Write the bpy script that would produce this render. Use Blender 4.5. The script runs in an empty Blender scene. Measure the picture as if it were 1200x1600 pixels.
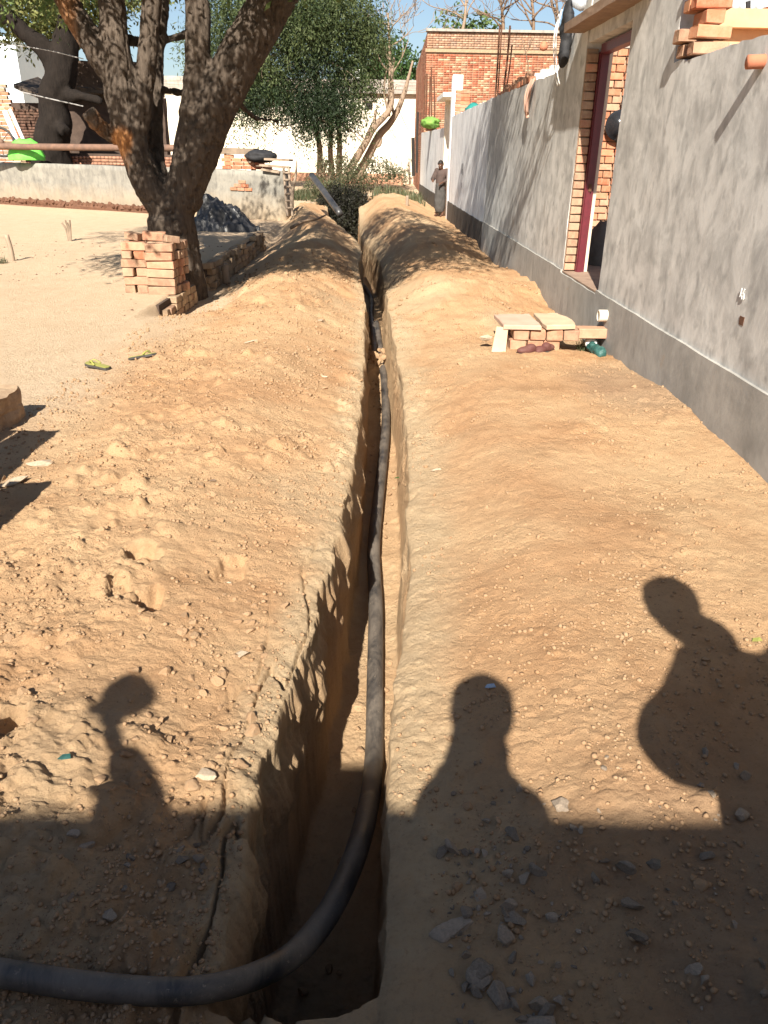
import bpy, bmesh, math, random
import numpy as np
from mathutils import Matrix, Vector, Euler

rnd = random.Random(7)
rs = np.random.RandomState(11)
SC = bpy.context.scene
COL = SC.collection

# ------------------------------------------------------------------ camera, sky, sun, exposure
PITCH, ROLL, F, EYE = 25.0, 1.0, 1200.0, 1.6
cam_d = bpy.data.cameras.new('camera')
cam = bpy.data.objects.new('camera', cam_d); COL.objects.link(cam)
cam.location = (0, 0, EYE)
cam.rotation_mode = 'QUATERNION'
cam.rotation_quaternion = (Euler((math.radians(90 - PITCH), 0, 0)).to_quaternion()
                           @ Euler((0, 0, math.radians(ROLL))).to_quaternion())
cam_d.sensor_fit = 'VERTICAL'; cam_d.sensor_height = 24.0
cam_d.lens = 24.0 * F / 1600.0
cam_d.clip_start = 0.02; cam_d.clip_end = 1500
SC.camera = cam

SUN_AZ, SUN_ALT = 9.5, 38.0          # light travels towards +y, turned a little to +x
a_, e_ = math.radians(SUN_AZ), math.radians(SUN_ALT)
SUN = np.array([math.sin(a_) * math.cos(e_), math.cos(a_) * math.cos(e_), -math.sin(e_)])
w = bpy.data.worlds.new('World'); SC.world = w; w.use_nodes = True
nt = w.node_tree; nt.nodes.clear()
sky = nt.nodes.new('ShaderNodeTexSky'); sky.sky_type = 'NISHITA'; sky.sun_disc = False
sky.sun_elevation = e_; sky.sun_rotation = math.radians(180 + SUN_AZ)
sky.altitude = 200; sky.air_density = 1.0; sky.dust_density = 1.2; sky.ozone_density = 1.5
bg = nt.nodes.new('ShaderNodeBackground'); bg.inputs['Strength'].default_value = 0.05
wo = nt.nodes.new('ShaderNodeOutputWorld')
nt.links.new(sky.outputs[0], bg.inputs[0]); nt.links.new(bg.outputs[0], wo.inputs[0])
sl = bpy.data.lights.new('sun', 'SUN'); sl.energy = 5.0; sl.angle = math.radians(0.53); sl.color = (1.0, 0.93, 0.82)
so = bpy.data.objects.new('sun', sl); COL.objects.link(so)
so.rotation_mode = 'QUATERNION'
so.rotation_quaternion = Vector(SUN).to_track_quat('-Z', 'Y'); so.location = (-2, -8, 12)
SC.view_settings.view_transform = 'Standard'; SC.view_settings.look = 'None'
SC.view_settings.gamma = 1.0; SC.view_settings.use_curve_mapping = False
SC.view_settings.exposure = 1.34
SC.render.engine = 'CYCLES'

# ------------------------------------------------------------------ measuring helpers: real places from the photograph's survey
def ray(px, py):
    x0 = px - 600; u0 = 800 - py; r = math.radians(ROLL)
    x = x0 * math.cos(r) - u0 * math.sin(r); u = x0 * math.sin(r) + u0 * math.cos(r)
    p = math.radians(PITCH)
    return np.array([x, F * math.cos(p) + u * math.sin(p), -F * math.sin(p) + u * math.cos(p)])
def G(px, py, z=0.0):
    d = ray(px, py); return d * ((z - EYE) / d[2]) + np.array([0, 0, EYE])
def P(px, py, y):
    d = ray(px, py); return d * (y / d[1]) + np.array([0, 0, EYE])
WM = 0.0215
def xw(y): return 1.98 - WM * (y - 4.0)
WALL_LOC = (xw(0), 0, 0); WALL_ROT = math.atan(WM)

# ------------------------------------------------------------------ noise (numpy)
def _h(ix, iy, iz, seed):
    n = (ix.astype(np.int64) * 374761393 + iy.astype(np.int64) * 668265263 + iz.astype(np.int64) * 2147483647 + seed * 1274126177) & 0xffffffff
    n = ((n ^ (n >> 13)) * 1274126177) & 0xffffffff
    n = n ^ (n >> 16)
    return n
def h01(ix, iy, iz, seed): return (_h(ix, iy, iz, seed) & 0xffffff) / float(0xffffff)
def vnoise(p, seed=0):
    i = np.floor(p).astype(np.int64); f = p - i; f = f * f * f * (f * (f * 6 - 15) + 10)
    x, y, z = i[..., 0], i[..., 1], i[..., 2]; fx, fy, fz = f[..., 0], f[..., 1], f[..., 2]
    r = 0
    for dx in (0, 1):
        for dy in (0, 1):
            for dz in (0, 1):
                wgt = (fx if dx else 1 - fx) * (fy if dy else 1 - fy) * (fz if dz else 1 - fz)
                r = r + wgt * h01(x + dx, y + dy, z + dz, seed)
    return r * 2 - 1
def vnoise2(x, y, seed=0):
    ix = np.floor(x).astype(np.int64); iy = np.floor(y).astype(np.int64)
    fx = x - ix; fy = y - iy; fx = fx * fx * (3 - 2 * fx); fy = fy * fy * (3 - 2 * fy)
    z = np.zeros_like(ix)
    a = h01(ix, iy, z, seed); b = h01(ix + 1, iy, z, seed); c = h01(ix, iy + 1, z, seed); d = h01(ix + 1, iy + 1, z, seed)
    return (a * (1 - fx) * (1 - fy) + b * fx * (1 - fy) + c * (1 - fx) * fy + d * fx * fy) * 2 - 1
def fbm2(x, y, seed=0, o=4, g=0.5):
    r = 0; a = 1; t = 0; ca, sa = math.cos(0.7), math.sin(0.7)
    for k in range(o):
        r = r + a * vnoise2(x, y, seed + k * 17); t += a; a *= g
        x, y = (x * ca - y * sa) * 2.03 + 3.1, (x * sa + y * ca) * 2.03 + 1.7
    return r / t
def fbm3(p, seed=0, o=3, g=0.5):
    r = 0; a = 1; t = 0
    for k in range(o):
        r = r + a * vnoise(p, seed + k * 31); t += a; a *= g; p = p * 2.03 + 1.37
    return r / t
def clods(x, y, cell, seed, dens=0.7, rmin=0.25, rmax=0.62):
    """half-buried lumps: height of the tallest dome over each point, one dome per cell"""
    gx, gy = x / cell, y / cell
    ix = np.floor(gx).astype(np.int64); iy = np.floor(gy).astype(np.int64)
    out = np.zeros_like(gx); z = np.zeros_like(ix)
    for dx in (-1, 0, 1):
        for dy in (-1, 0, 1):
            cx, cy = ix + dx, iy + dy
            ox = cx + h01(cx, cy, z, seed); oy = cy + h01(cx, cy, z, seed + 1)
            k = h01(cx, cy, z, seed + 2); r = rmin + (rmax - rmin) * h01(cx, cy, z, seed + 3) ** 2
            ang = h01(cx, cy, z, seed + 4) * 3.14
            ux, uy = gx - ox, gy - oy
            vx = ux * np.cos(ang) + uy * np.sin(ang); vy = (-ux * np.sin(ang) + uy * np.cos(ang)) * 1.4
            d = (np.abs(vx) ** 2.6 + np.abs(vy) ** 2.6) ** (1 / 2.6)
            q = np.clip(1 - (d / r) ** 2, 0, 1) ** 0.55 * r * 0.55
            out = np.maximum(out, np.where(k < dens, q, 0))
    return out * cell
def ss(a, b, x):
    t = np.clip((x - a) / (b - a), 0, 1); return t * t * (3 - 2 * t)

# ------------------------------------------------------------------ materials
class NT:
    def __init__(s, name):
        s.m = bpy.data.materials.new(name); s.m.use_nodes = True
        s.t = s.m.node_tree; s.t.nodes.clear()
        s.out = s.t.nodes.new('ShaderNodeOutputMaterial'); s.b = s.t.nodes.new('ShaderNodeBsdfPrincipled')
        s.L(s.b.outputs[0], s.out.inputs['Surface'])
        s.co = s.t.nodes.new('ShaderNodeTexCoord').outputs['Object']
    def L(s, a, b): s.t.links.new(a, b)
    def mapping(s, scale, src=None, loc=None):
        n = s.t.nodes.new('ShaderNodeMapping'); n.inputs['Scale'].default_value = scale if hasattr(scale, '__len__') else (scale,) * 3
        s.L(src or s.co, n.inputs[0])
        if loc is not None: s.L(loc, n.inputs['Location'])
        return n.outputs[0]
    def noise(s, scale, detail=6, rough=0.6, dist=0.0, co=None):
        n = s.t.nodes.new('ShaderNodeTexNoise'); n.inputs['Scale'].default_value = scale
        n.inputs['Detail'].default_value = detail; n.inputs['Roughness'].default_value = rough; n.inputs['Distortion'].default_value = dist
        s.L(co or s.co, n.inputs['Vector']); return n.outputs['Fac']
    def voro(s, scale, co=None, feature='F1'):
        n = s.t.nodes.new('ShaderNodeTexVoronoi'); n.feature = feature; n.inputs['Scale'].default_value = scale
        s.L(co or s.co, n.inputs['Vector']); return n.outputs['Distance']
    def ramp(s, fac, stops, const=False):
        n = s.t.nodes.new('ShaderNodeValToRGB'); cr = n.color_ramp
        if const: cr.interpolation = 'CONSTANT'
        while len(cr.elements) < len(stops): cr.elements.new(0.5)
        for e, (p, c) in zip(cr.elements, stops):
            e.position = p; e.color = (c, c, c, 1) if not hasattr(c, '__len__') else (*c, 1)
        s.L(fac, n.inputs[0]); return n.outputs[0]
    def mix(s, fac, a, b, mode='MIX'):
        n = s.t.nodes.new('ShaderNodeMix'); n.data_type = 'RGBA'; n.blend_type = mode
        for v, i in ((fac, 0), (a, 6), (b, 7)):
            if isinstance(v, (int, float)): n.inputs[i].default_value = v if i == 0 else (v, v, v, 1)
            elif isinstance(v, tuple): n.inputs[i].default_value = (*v, 1)
            else: s.L(v, n.inputs[i])
        return n.outputs[2]
    def math(s, op, a, b=0.0):
        n = s.t.nodes.new('ShaderNodeMath'); n.operation = op
        for v, i in ((a, 0), (b, 1)):
            if isinstance(v, (int, float)): n.inputs[i].default_value = v
            else: s.L(v, n.inputs[i])
        return n.outputs[0]
    def attr(s, name, out='Color'):
        n = s.t.nodes.new('ShaderNodeAttribute'); n.attribute_name = name; return n.outputs[out]
    def rand(s): return s.t.nodes.new('ShaderNodeObjectInfo').outputs['Random']
    def sepz(s, i=2):
        n = s.t.nodes.new('ShaderNodeSeparateXYZ'); s.L(s.co, n.inputs[0]); return n.outputs[i]
    def bump(s, h, strength=0.5, dist=0.01, prev=None):
        n = s.t.nodes.new('ShaderNodeBump'); n.inputs['Strength'].default_value = strength; n.inputs['Distance'].default_value = dist
        s.L(h, n.inputs['Height'])
        if prev is not None: s.L(prev, n.inputs['Normal'])
        s.L(n.outputs[0], s.b.inputs['Normal']); return n.outputs[0]
    def fin(s, col, rough=0.9, spec=0.25, metal=0.0):
        if isinstance(col, tuple): s.b.inputs['Base Color'].default_value = (*col, 1)
        else: s.L(col, s.b.inputs['Base Color'])
        if isinstance(rough, (int, float)): s.b.inputs['Roughness'].default_value = rough
        else: s.L(rough, s.b.inputs['Roughness'])
        s.b.inputs['Specular IOR Level'].default_value = spec; s.b.inputs['Metallic'].default_value = metal
        return s.m

def simple(name, c, c2=None, scale=8, rough=0.85, bump=0.3, bdist=0.004, bscale=40, rand=0.0, spec=0.25, metal=0.0, stretch=(1, 1, 1)):
    n = NT(name); c2 = c2 or tuple(v * 0.7 for v in c)
    co = n.mapping(stretch)
    col = n.mix(n.ramp(n.noise(scale, 6, 0.65, co=co), [(0.35, 0.0), (0.65, 1.0)]), c, c2)
    if rand:
        v = n.math('ADD', n.math('MULTIPLY', n.rand(), rand * 2), 1 - rand)
        col = n.mix(1.0, col, v, 'MULTIPLY')
    if bump: n.bump(n.noise(bscale, 5, 0.7, co=co), bump, bdist)
    return n.fin(col, rough, spec, metal)

def ground_mat():
    n = NT('dry_sandy_soil')
    m = n.attr('soil'); sep = n.t.nodes.new('ShaderNodeSeparateColor'); n.L(m, sep.inputs[0])
    spoil, pale, grey = sep.outputs[0], sep.outputs[1], sep.outputs[2]
    big = n.noise(0.9, 5, 0.6, 0.3); mid = n.noise(6, 8, 0.7, 0.2); fine = n.noise(70, 6, 0.75)
    yard = n.mix(n.ramp(mid, [(0.3, 0), (0.7, 1)]), (0.56, 0.425, 0.29), (0.47, 0.345, 0.225))
    fresh = n.mix(n.ramp(mid, [(0.3, 0), (0.7, 1)]), (0.50, 0.305, 0.165), (0.385, 0.220, 0.112))
    fresh = n.mix(n.ramp(big, [(0.40, 0), (0.64, 1)]), fresh, (0.52, 0.350, 0.200))
    fresh = n.mix(n.math('MULTIPLY', n.ramp(n.noise(2.3, 7, 0.72, 0.5), [(0.52, 0), (0.66, 1)]), 0.45), fresh, (0.30, 0.162, 0.078))
    c = n.mix(spoil, yard, fresh)
    crust = n.mix(n.ramp(n.noise(11, 7, 0.7), [(0.35, 0), (0.7, 1)]), (0.52, 0.395, 0.25), (0.41, 0.295, 0.175))
    c = n.mix(pale, c, crust)
    gr = n.mix(n.ramp(n.noise(14, 6, 0.7), [(0.3, 0), (0.7, 1)]), (0.27, 0.205, 0.15), (0.20, 0.155, 0.12))
    c = n.mix(n.math('MULTIPLY', grey, 0.75), c, gr)
    c = n.mix(n.math('MULTIPLY', n.ramp(fine, [(0.2, 1), (0.47, 0)]), 0.6), c, (0.20, 0.125, 0.07))  # dark specks paint the small shade of crevices into the soil
    c = n.mix(n.math('MULTIPLY', n.ramp(fine, [(0.62, 0), (0.8, 1)]), 0.35), c, (0.56, 0.44, 0.31))
    h = n.math('ADD', n.math('MULTIPLY', n.noise(38, 9, 0.85), 1.3), n.math('MULTIPLY', n.noise(160, 5, 0.8), 0.5))
    lump = n.math('SUBTRACT', 0.5, n.voro(55, n.mapping(1.0)))
    h = n.math('ADD', h, n.math('MULTIPLY', lump, n.math('MULTIPLY', n.ramp(n.noise(3, 4, 0.6), [(0.4, 0.1), (0.6, 1)]), 0.5)))
    n.bump(h, 0.9, 0.0155)
    return n.fin(c, 0.95, 0.12)

def plaster_mat(name, c, c2, dark, streak=0.4, patch=0.5, damp=None, cracks=False):
    n = NT(name)
    base = n.mix(n.ramp(n.noise(1.6, 8, 0.72, 0.6), [(0.42, 0), (0.60, 1)]), c, c2)
    tro = n.noise(1.0, 5, 0.6, 0.5, n.mapping((6, 6, 4)))
    base = n.mix(n.math('MULTIPLY', n.ramp(tro, [(0.46, 0), (0.74, 1)]), patch * 0.8), base, dark)
    blot = n.noise(9, 3, 0.5, 0.2, n.mapping((1, 1, 0.75)))
    base = n.mix(n.math('MULTIPLY', n.ramp(blot, [(0.55, 0), (0.76, 1)]), patch * 0.8), base, dark)
    st = n.noise(1.0, 4, 0.55, 0.1, n.mapping((7, 7, 0.45)))
    base = n.mix(n.math('MULTIPLY', n.ramp(st, [(0.48, 0), (0.7, 1)]), streak), base, tuple(v * 1.25 for v in c))
    fine = n.noise(55, 6, 0.7)
    base = n.mix(n.math('MULTIPLY', n.ramp(fine, [(0.62, 0), (0.72, 1)]), 0.3), base, dark)
    rust = n.noise(2.2, 4, 0.6, 0.6)
    base = n.mix(n.math('MULTIPLY', n.ramp(rust, [(0.66, 0), (0.74, 1)]), 0.35), base, (0.33, 0.22, 0.12))
    if damp:
        z = n.math('ADD', n.sepz(), n.math('MULTIPLY', n.noise(2.5, 4, 0.6), 0.5))
        base = n.mix(n.math('MULTIPLY', n.ramp(z, [(damp[0], 1), (damp[1], 0)]), damp[3]), base, damp[2])
    h = n.math('ADD', n.math('MULTIPLY', tro, 0.8), n.math('MULTIPLY', n.noise(38, 7, 0.7), 0.3))
    n.bump(h, 0.4, 0.008)
    return n.fin(base, 0.92, 0.2)

def brick_mat(name, c, c2, dust=(0.42, 0.31, 0.20), dusty=0.35):
    n = NT(name)
    r = n.rand()
    base = n.mix(r, c, c2)
    v = n.math('ADD', n.math('MULTIPLY', n.math('FRACT', n.math('MULTIPLY', r, 7.31)), 0.5), 0.75)
    base = n.mix(1.0, base, v, 'MULTIPLY')
    off = n.math('MULTIPLY', r, 40.0)
    comb = n.t.nodes.new('ShaderNodeCombineXYZ'); n.L(off, comb.inputs[0]); n.L(off, comb.inputs[1])
    co = n.mapping(1.0, loc=comb.outputs[0])
    base = n.mix(n.math('MULTIPLY', n.ramp(n.noise(14, 6, 0.7, co=co), [(0.42, 0), (0.62, 1)]), dusty), base, dust)
    base = n.mix(n.math('MULTIPLY', n.ramp(n.noise(45, 5, 0.7, co=co), [(0.3, 1), (0.42, 0)]), 0.4), base, tuple(x * 0.5 for x in c2))
    n.bump(n.noise(50, 6, 0.75, co=co), 0.6, 0.006)
    return n.fin(base, 0.93, 0.15)

def attr_brick_mat(name, stain=0.35, staincol=(0.45, 0.30, 0.19)):
    n = NT(name)
    c = n.attr('col')
    c = n.mix(n.math('MULTIPLY', n.ramp(n.noise(0.9, 6, 0.65, 0.5), [(0.42, 0), (0.62, 1)]), stain), c, staincol)
    c = n.mix(n.math('MULTIPLY', n.ramp(n.noise(9, 5, 0.7), [(0.5, 0), (0.66, 1)]), stain * 0.7), c, tuple(v * 1.2 for v in staincol))
    c = n.mix(n.math('MULTIPLY', n.ramp(n.noise(0.35, 5, 0.6), [(0.55, 0), (0.7, 1)]), stain), c, (0.16, 0.10, 0.075))
    n.bump(n.noise(60, 4, 0.7), 0.4, 0.004)
    return n.fin(c, 0.93, 0.15)

def bark_mat(name, c, c2, moss=None):
    n = NT(name)
    co = n.mapping((14, 14, 2.0))
    f = n.noise(2.2, 8, 0.7, 0.8, co)
    col = n.mix(n.ramp(f, [(0.33, 0), (0.66, 1)]), c2, c)
    col = n.mix(n.math('MULTIPLY', n.ramp(n.noise(2.1, 5, 0.65, 0.5), [(0.52, 0), (0.68, 1)]), 0.5), col, tuple(v * 1.3 for v in c))
    w_ = n.attr('wood')
    wood = n.mix(n.ramp(n.noise(7, 5, 0.6, co=n.mapping((6, 6, 1.2))), [(0.35, 0), (0.65, 1)]), (0.46, 0.21, 0.075), (0.24, 0.11, 0.05))
    sp = n.t.nodes.new('ShaderNodeSeparateColor'); n.L(w_, sp.inputs[0])
    col = n.mix(sp.outputs[0], col, wood)
    h = n.math('ADD', n.math('MULTIPLY', f, 1.6), n.math('MULTIPLY', n.noise(30, 6, 0.75, 0.2, n.mapping((1, 1, 0.45))), 0.7))
    n.bump(h, 0.8, 0.02)
    return n.fin(col, 0.93, 0.12)

def leaf_mat(name, c, c2, c3):
    n = NT(name)
    f = n.noise(0.8, 4, 0.6); f2 = n.noise(9, 2, 0.5)
    col = n.mix(n.ramp(f, [(0.38, 0), (0.62, 1)]), c, c2)
    col = n.mix(n.ramp(f2, [(0.5, 0), (0.7, 1)]), col, c3)
    d = n.b; n.fin(col, 0.6, 0.3)
    tr = n.t.nodes.new('ShaderNodeBsdfTranslucent'); n.L(col, tr.inputs[0])
    mx = n.t.nodes.new('ShaderNodeMixShader'); mx.inputs[0].default_value = 0.3
    n.L(d.outputs[0], mx.inputs[1]); n.L(tr.outputs[0], mx.inputs[2]); n.L(mx.outputs[0], n.out.inputs['Surface'])
    return n.m

M = {}
M['ground'] = ground_mat()
def clod_mat():
    n = NT('soil_clod'); r = n.rand()
    c = n.mix(r, (0.36, 0.222, 0.122), (0.275, 0.162, 0.085))
    c = n.mix(n.ramp(n.noise(3, 4, 0.6), [(0.35, 0), (0.65, 1)]), c, (0.30, 0.20, 0.12))
    c = n.mix(n.math('MULTIPLY', n.ramp(n.noise(30, 6, 0.7), [(0.4, 0), (0.65, 1)]), 0.5), c, (0.36, 0.25, 0.155))
    n.bump(n.noise(70, 6, 0.75), 0.6, 0.006); return n.fin(c, 0.95, 0.1)
M['clod'] = clod_mat()
M['stone_grey'] = simple('grey_stone', (0.26, 0.205, 0.155), (0.17, 0.135, 0.10), 12, 0.85, 0.5, 0.004, 60, 0.3)
M['stone_pale'] = simple('pale_stone', (0.42, 0.34, 0.25), (0.33, 0.25, 0.17), 10, 0.9, 0.5, 0.004, 60, 0.15)
M['wall'] = plaster_mat('grey_cement_plaster', (0.60, 0.59, 0.56), (0.44, 0.432, 0.41), (0.24, 0.235, 0.225), 0.2, 0.95)
M['plinth'] = plaster_mat('smooth_cement_plinth', (0.36, 0.345, 0.318), (0.27, 0.26, 0.24), (0.175, 0.17, 0.157), 0.25, 0.5,
                          damp=(0.0, 0.35, (0.30, 0.235, 0.165), 0.5))
M['plinth_dark'] = plaster_mat('dark_damp_plinth', (0.11, 0.095, 0.08), (0.075, 0.065, 0.055), (0.05, 0.045, 0.04), 0.3, 0.4)
M['white_wash'] = plaster_mat('streaked_whitewash', (0.78, 0.78, 0.77), (0.62, 0.62, 0.615), (0.36, 0.36, 0.355), 0.7, 0.4)
M['white'] = plaster_mat('lime_whitewash', (0.74, 0.69, 0.58), (0.66, 0.59, 0.46), (0.45, 0.40, 0.32), 0.3, 0.25,
                         damp=(0.3, 0.9, (0.42, 0.30, 0.20), 0.6))
M['white_clean'] = simple('clean_white_paint', (0.78, 0.78, 0.74), (0.7, 0.7, 0.67), 3)
M['blue_white'] = simple('pale_blue_white_paint', (0.66, 0.76, 0.80), (0.6, 0.7, 0.74), 2)
M['stained'] = plaster_mat('stained_parapet', (0.38, 0.33, 0.28), (0.27, 0.24, 0.21), (0.12, 0.11, 0.10), 0.3, 0.6)
M['lowwall'] = plaster_mat('worn_pale_plaster', (0.25, 0.235, 0.20), (0.185, 0.175, 0.152), (0.09, 0.086, 0.08), 0.4, 0.75,
                           damp=(0.35, 1.0, (0.36, 0.27, 0.17), 0.75))
M['mortar'] = simple('sandy_mortar', (0.38, 0.28, 0.20), (0.28, 0.20, 0.14), 10, 0.95, 0.6, 0.006, 40)
M['cream'] = simple('cream_render', (0.60, 0.50, 0.40), (0.50, 0.40, 0.30), 6)
M['slab'] = simple('rough_concrete_slab', (0.30, 0.21, 0.15), (0.22, 0.15, 0.11), 7, 0.95, 0.6, 0.008, 30)
M['maroon'] = simple('maroon_paint', (0.115, 0.012, 0.020), (0.085, 0.010, 0.015), 20, 0.42, 0.15, 0.002, 60, spec=0.5)
M['brick_red'] = brick_mat('fired_red_brick', (0.43, 0.135, 0.070), (0.36, 0.165, 0.09))
M['brick_pale'] = brick_mat('dusty_pale_brick', (0.38, 0.18, 0.11), (0.37, 0.205, 0.135), dusty=0.5)
M['brick_sand'] = brick_mat('sand_coated_brick', (0.34, 0.215, 0.145), (0.28, 0.155, 0.10), dusty=0.5)
M['brick_old'] = brick_mat('old_earthy_brick', (0.34, 0.24, 0.15), (0.27, 0.185, 0.12), dusty=0.6)
M['brick_attr'] = attr_brick_mat('weathered_brickwork', 0.55, (0.36, 0.22, 0.14))
M['brick_dark'] = attr_brick_mat('sooty_brickwork', 0.5, (0.13, 0.085, 0.06))
M['pipe'] = None
def pipe_mat():
    n = NT('black_polythene_pipe')
    dust = n.ramp(n.noise(7, 7, 0.75, 0.4, n.mapping((1, 0.5, 1))), [(0.36, 0), (0.62, 1)])
    c = n.mix(n.math('MULTIPLY', dust, 0.6), (0.016, 0.017, 0.020), (0.20, 0.165, 0.13))
    c = n.mix(n.math('MULTIPLY', n.ramp(n.noise(60, 5, 0.7), [(0.62, 0), (0.7, 1)]), 0.5), c, (0.33, 0.26, 0.19))
    n.bump(n.noise(25, 5, 0.7), 0.25, 0.003)
    return n.fin(c, n.math('ADD', n.math('MULTIPLY', dust, 0.4), 0.32), 0.4)
M['pipe'] = pipe_mat()
M['bark'] = bark_mat('rough_brown_bark', (0.115, 0.090, 0.070), (0.060, 0.046, 0.036))
M['bark_pale'] = bark_mat('smooth_pale_bark', (0.34, 0.25, 0.18), (0.19, 0.14, 0.10))
M['bark_shaded'] = bark_mat('shade_darkened_bark', (0.022, 0.017, 0.014), (0.010, 0.008, 0.007))  # near-black: the trunk's shade is put into its bark colour
M['leaf_green'] = leaf_mat('feathery_green_leaf', (0.055, 0.105, 0.030), (0.10, 0.15, 0.045), (0.16, 0.19, 0.07))
M['leaf_yellow'] = leaf_mat('yellowish_green_leaf', (0.09, 0.12, 0.035), (0.17, 0.18, 0.055), (0.24, 0.22, 0.08))
M['leaf_dark'] = leaf_mat('dark_green_leaf', (0.03, 0.07, 0.02), (0.06, 0.11, 0.03), (0.09, 0.14, 0.045))
M['leaf_mid'] = leaf_mat('olive_green_leaf', (0.030, 0.050, 0.018), (0.075, 0.10, 0.035), (0.13, 0.15, 0.06))
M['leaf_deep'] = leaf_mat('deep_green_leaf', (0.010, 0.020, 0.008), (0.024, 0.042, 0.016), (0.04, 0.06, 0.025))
M['shade_weeds'] = leaf_mat('shade_darkened_weeds', (0.012, 0.011, 0.008), (0.024, 0.022, 0.014), (0.035, 0.04, 0.02))  # near-black leaves carry the shade of the hollow in their colour
M['grass'] = leaf_mat('dusty_green_grass', (0.060, 0.075, 0.034), (0.10, 0.11, 0.055), (0.19, 0.15, 0.09))
M['twig'] = simple('dry_twig', (0.22, 0.15, 0.10), (0.13, 0.09, 0.06), 9)
M['wood_pale'] = simple('pale_weathered_wood', (0.30, 0.23, 0.165), (0.20, 0.15, 0.11), 5, 0.85, 0.5, 0.004, 30, 0.15, stretch=(1, 1, 0.3))
M['rust'] = simple('rusty_iron', (0.13, 0.055, 0.03), (0.07, 0.035, 0.022), 16, 0.85)
M['pipe_rust'] = simple('brown_iron_pipe', (0.19, 0.11, 0.075), (0.12, 0.075, 0.055), 6, 0.7)
M['tarp'] = simple('black_plastic_sheet', (0.028, 0.029, 0.032), (0.055, 0.052, 0.050), 6, 0.38, 0.3, 0.006, 14, spec=0.5)
M['black'] = simple('black_cloth', (0.018, 0.018, 0.020), (0.03, 0.03, 0.032), 10, 0.7)
M['black_gloss'] = simple('black_glossy_enamel', (0.012, 0.012, 0.014), (0.02, 0.02, 0.022), 5, 0.12, 0, spec=0.6)
M['green_bag'] = simple('bright_green_plastic', (0.17, 0.62, 0.09), (0.12, 0.5, 0.07), 6, 0.45, 0.4, 0.01, 12)
M['green_cloth'] = simple('lime_green_cloth', (0.20, 0.36, 0.07), (0.12, 0.24, 0.05), 6, 0.8)
M['teal'] = simple('teal_plastic', (0.03, 0.22, 0.19), (0.02, 0.16, 0.14), 6, 0.5)
M['pvc'] = simple('white_plastic_pipe', (0.70, 0.66, 0.55), (0.6, 0.55, 0.45), 8, 0.5, 0.1)
M['pink'] = simple('faded_peach_cloth', (0.66, 0.42, 0.32), (0.55, 0.33, 0.25), 7)
M['orange_paint'] = simple('faded_orange_wall', (0.62, 0.36, 0.20), (0.52, 0.29, 0.16), 2.5)
M['orange_red'] = simple('terracotta', (0.45, 0.18, 0.10), (0.38, 0.14, 0.08), 5)
M['yellow_rubber'] = simple('yellow_green_rubber', (0.26, 0.27, 0.06), (0.24, 0.22, 0.08), 9, 0.6)
M['rubber_dark'] = simple('dark_rubber', (0.06, 0.055, 0.05), (0.04, 0.035, 0.03), 9, 0.7)
M['maroon_leather'] = simple('dusty_maroon_leather', (0.085, 0.028, 0.026), (0.12, 0.055, 0.045), 11, 0.7)
M['skin'] = simple('brown_skin', (0.10, 0.05, 0.032), (0.08, 0.04, 0.026), 6, 0.55, 0.1)
M['hair'] = simple('black_hair', (0.012, 0.010, 0.009), (0.02, 0.016, 0.013), 30, 0.6)
M['shirt_brown'] = simple('dusty_brown_shirt', (0.085, 0.058, 0.05), (0.055, 0.04, 0.034), 7)
M['shirt_blue'] = simple('pale_blue_shirt', (0.30, 0.38, 0.48), (0.25, 0.32, 0.42), 5)
M['shirt_white'] = simple('off_white_shirt', (0.60, 0.58, 0.53), (0.52, 0.5, 0.46), 5)
M['trousers'] = simple('grey_trousers', (0.10, 0.095, 0.09), (0.07, 0.066, 0.062), 7)
M['lungi'] = simple('grey_wrapped_cloth', (0.075, 0.07, 0.066), (0.05, 0.047, 0.044), 6)
M['eye'] = simple('eye_white', (0.6, 0.57, 0.52), (0.5, 0.47, 0.42), 9, 0.3, 0)
M['dung'] = simple('dry_dung_crust', (0.15, 0.075, 0.045), (0.10, 0.05, 0.032), 9)
M['grout'] = simple('dark_void', (0.03, 0.026, 0.022), (0.02, 0.018, 0.016), 5)
M['tin'] = simple('corrugated_tin', (0.42, 0.44, 0.45), (0.33, 0.33, 0.33), 5, 0.5, metal=0.3)
M['thatch'] = simple('smoky_thatch', (0.10, 0.075, 0.055), (0.055, 0.042, 0.034), 9)
M['mud'] = simple('brown_mud_wall', (0.085, 0.058, 0.044), (0.055, 0.038, 0.030), 3, 0.95, 0.7, 0.02, 14)
M['chalk'] = simple('white_chalk', (0.78, 0.78, 0.76), (0.7, 0.7, 0.68), 20, 0.9, 0)
M['black_paint'] = simple('black_paint', (0.02, 0.02, 0.025), (0.03, 0.03, 0.03), 20, 0.7, 0)
M['wire'] = simple('grey_wire', (0.35, 0.34, 0.33), (0.3, 0.29, 0.28), 5, 0.5, 0)
M['teal_litter'] = simple('teal_plastic_scrap', (0.012, 0.06, 0.052), (0.05, 0.12, 0.11), 20, 0.5)
M['glass'] = simple('dark_bottle', (0.02, 0.12, 0.10), (0.02, 0.08, 0.07), 8, 0.2)

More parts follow.
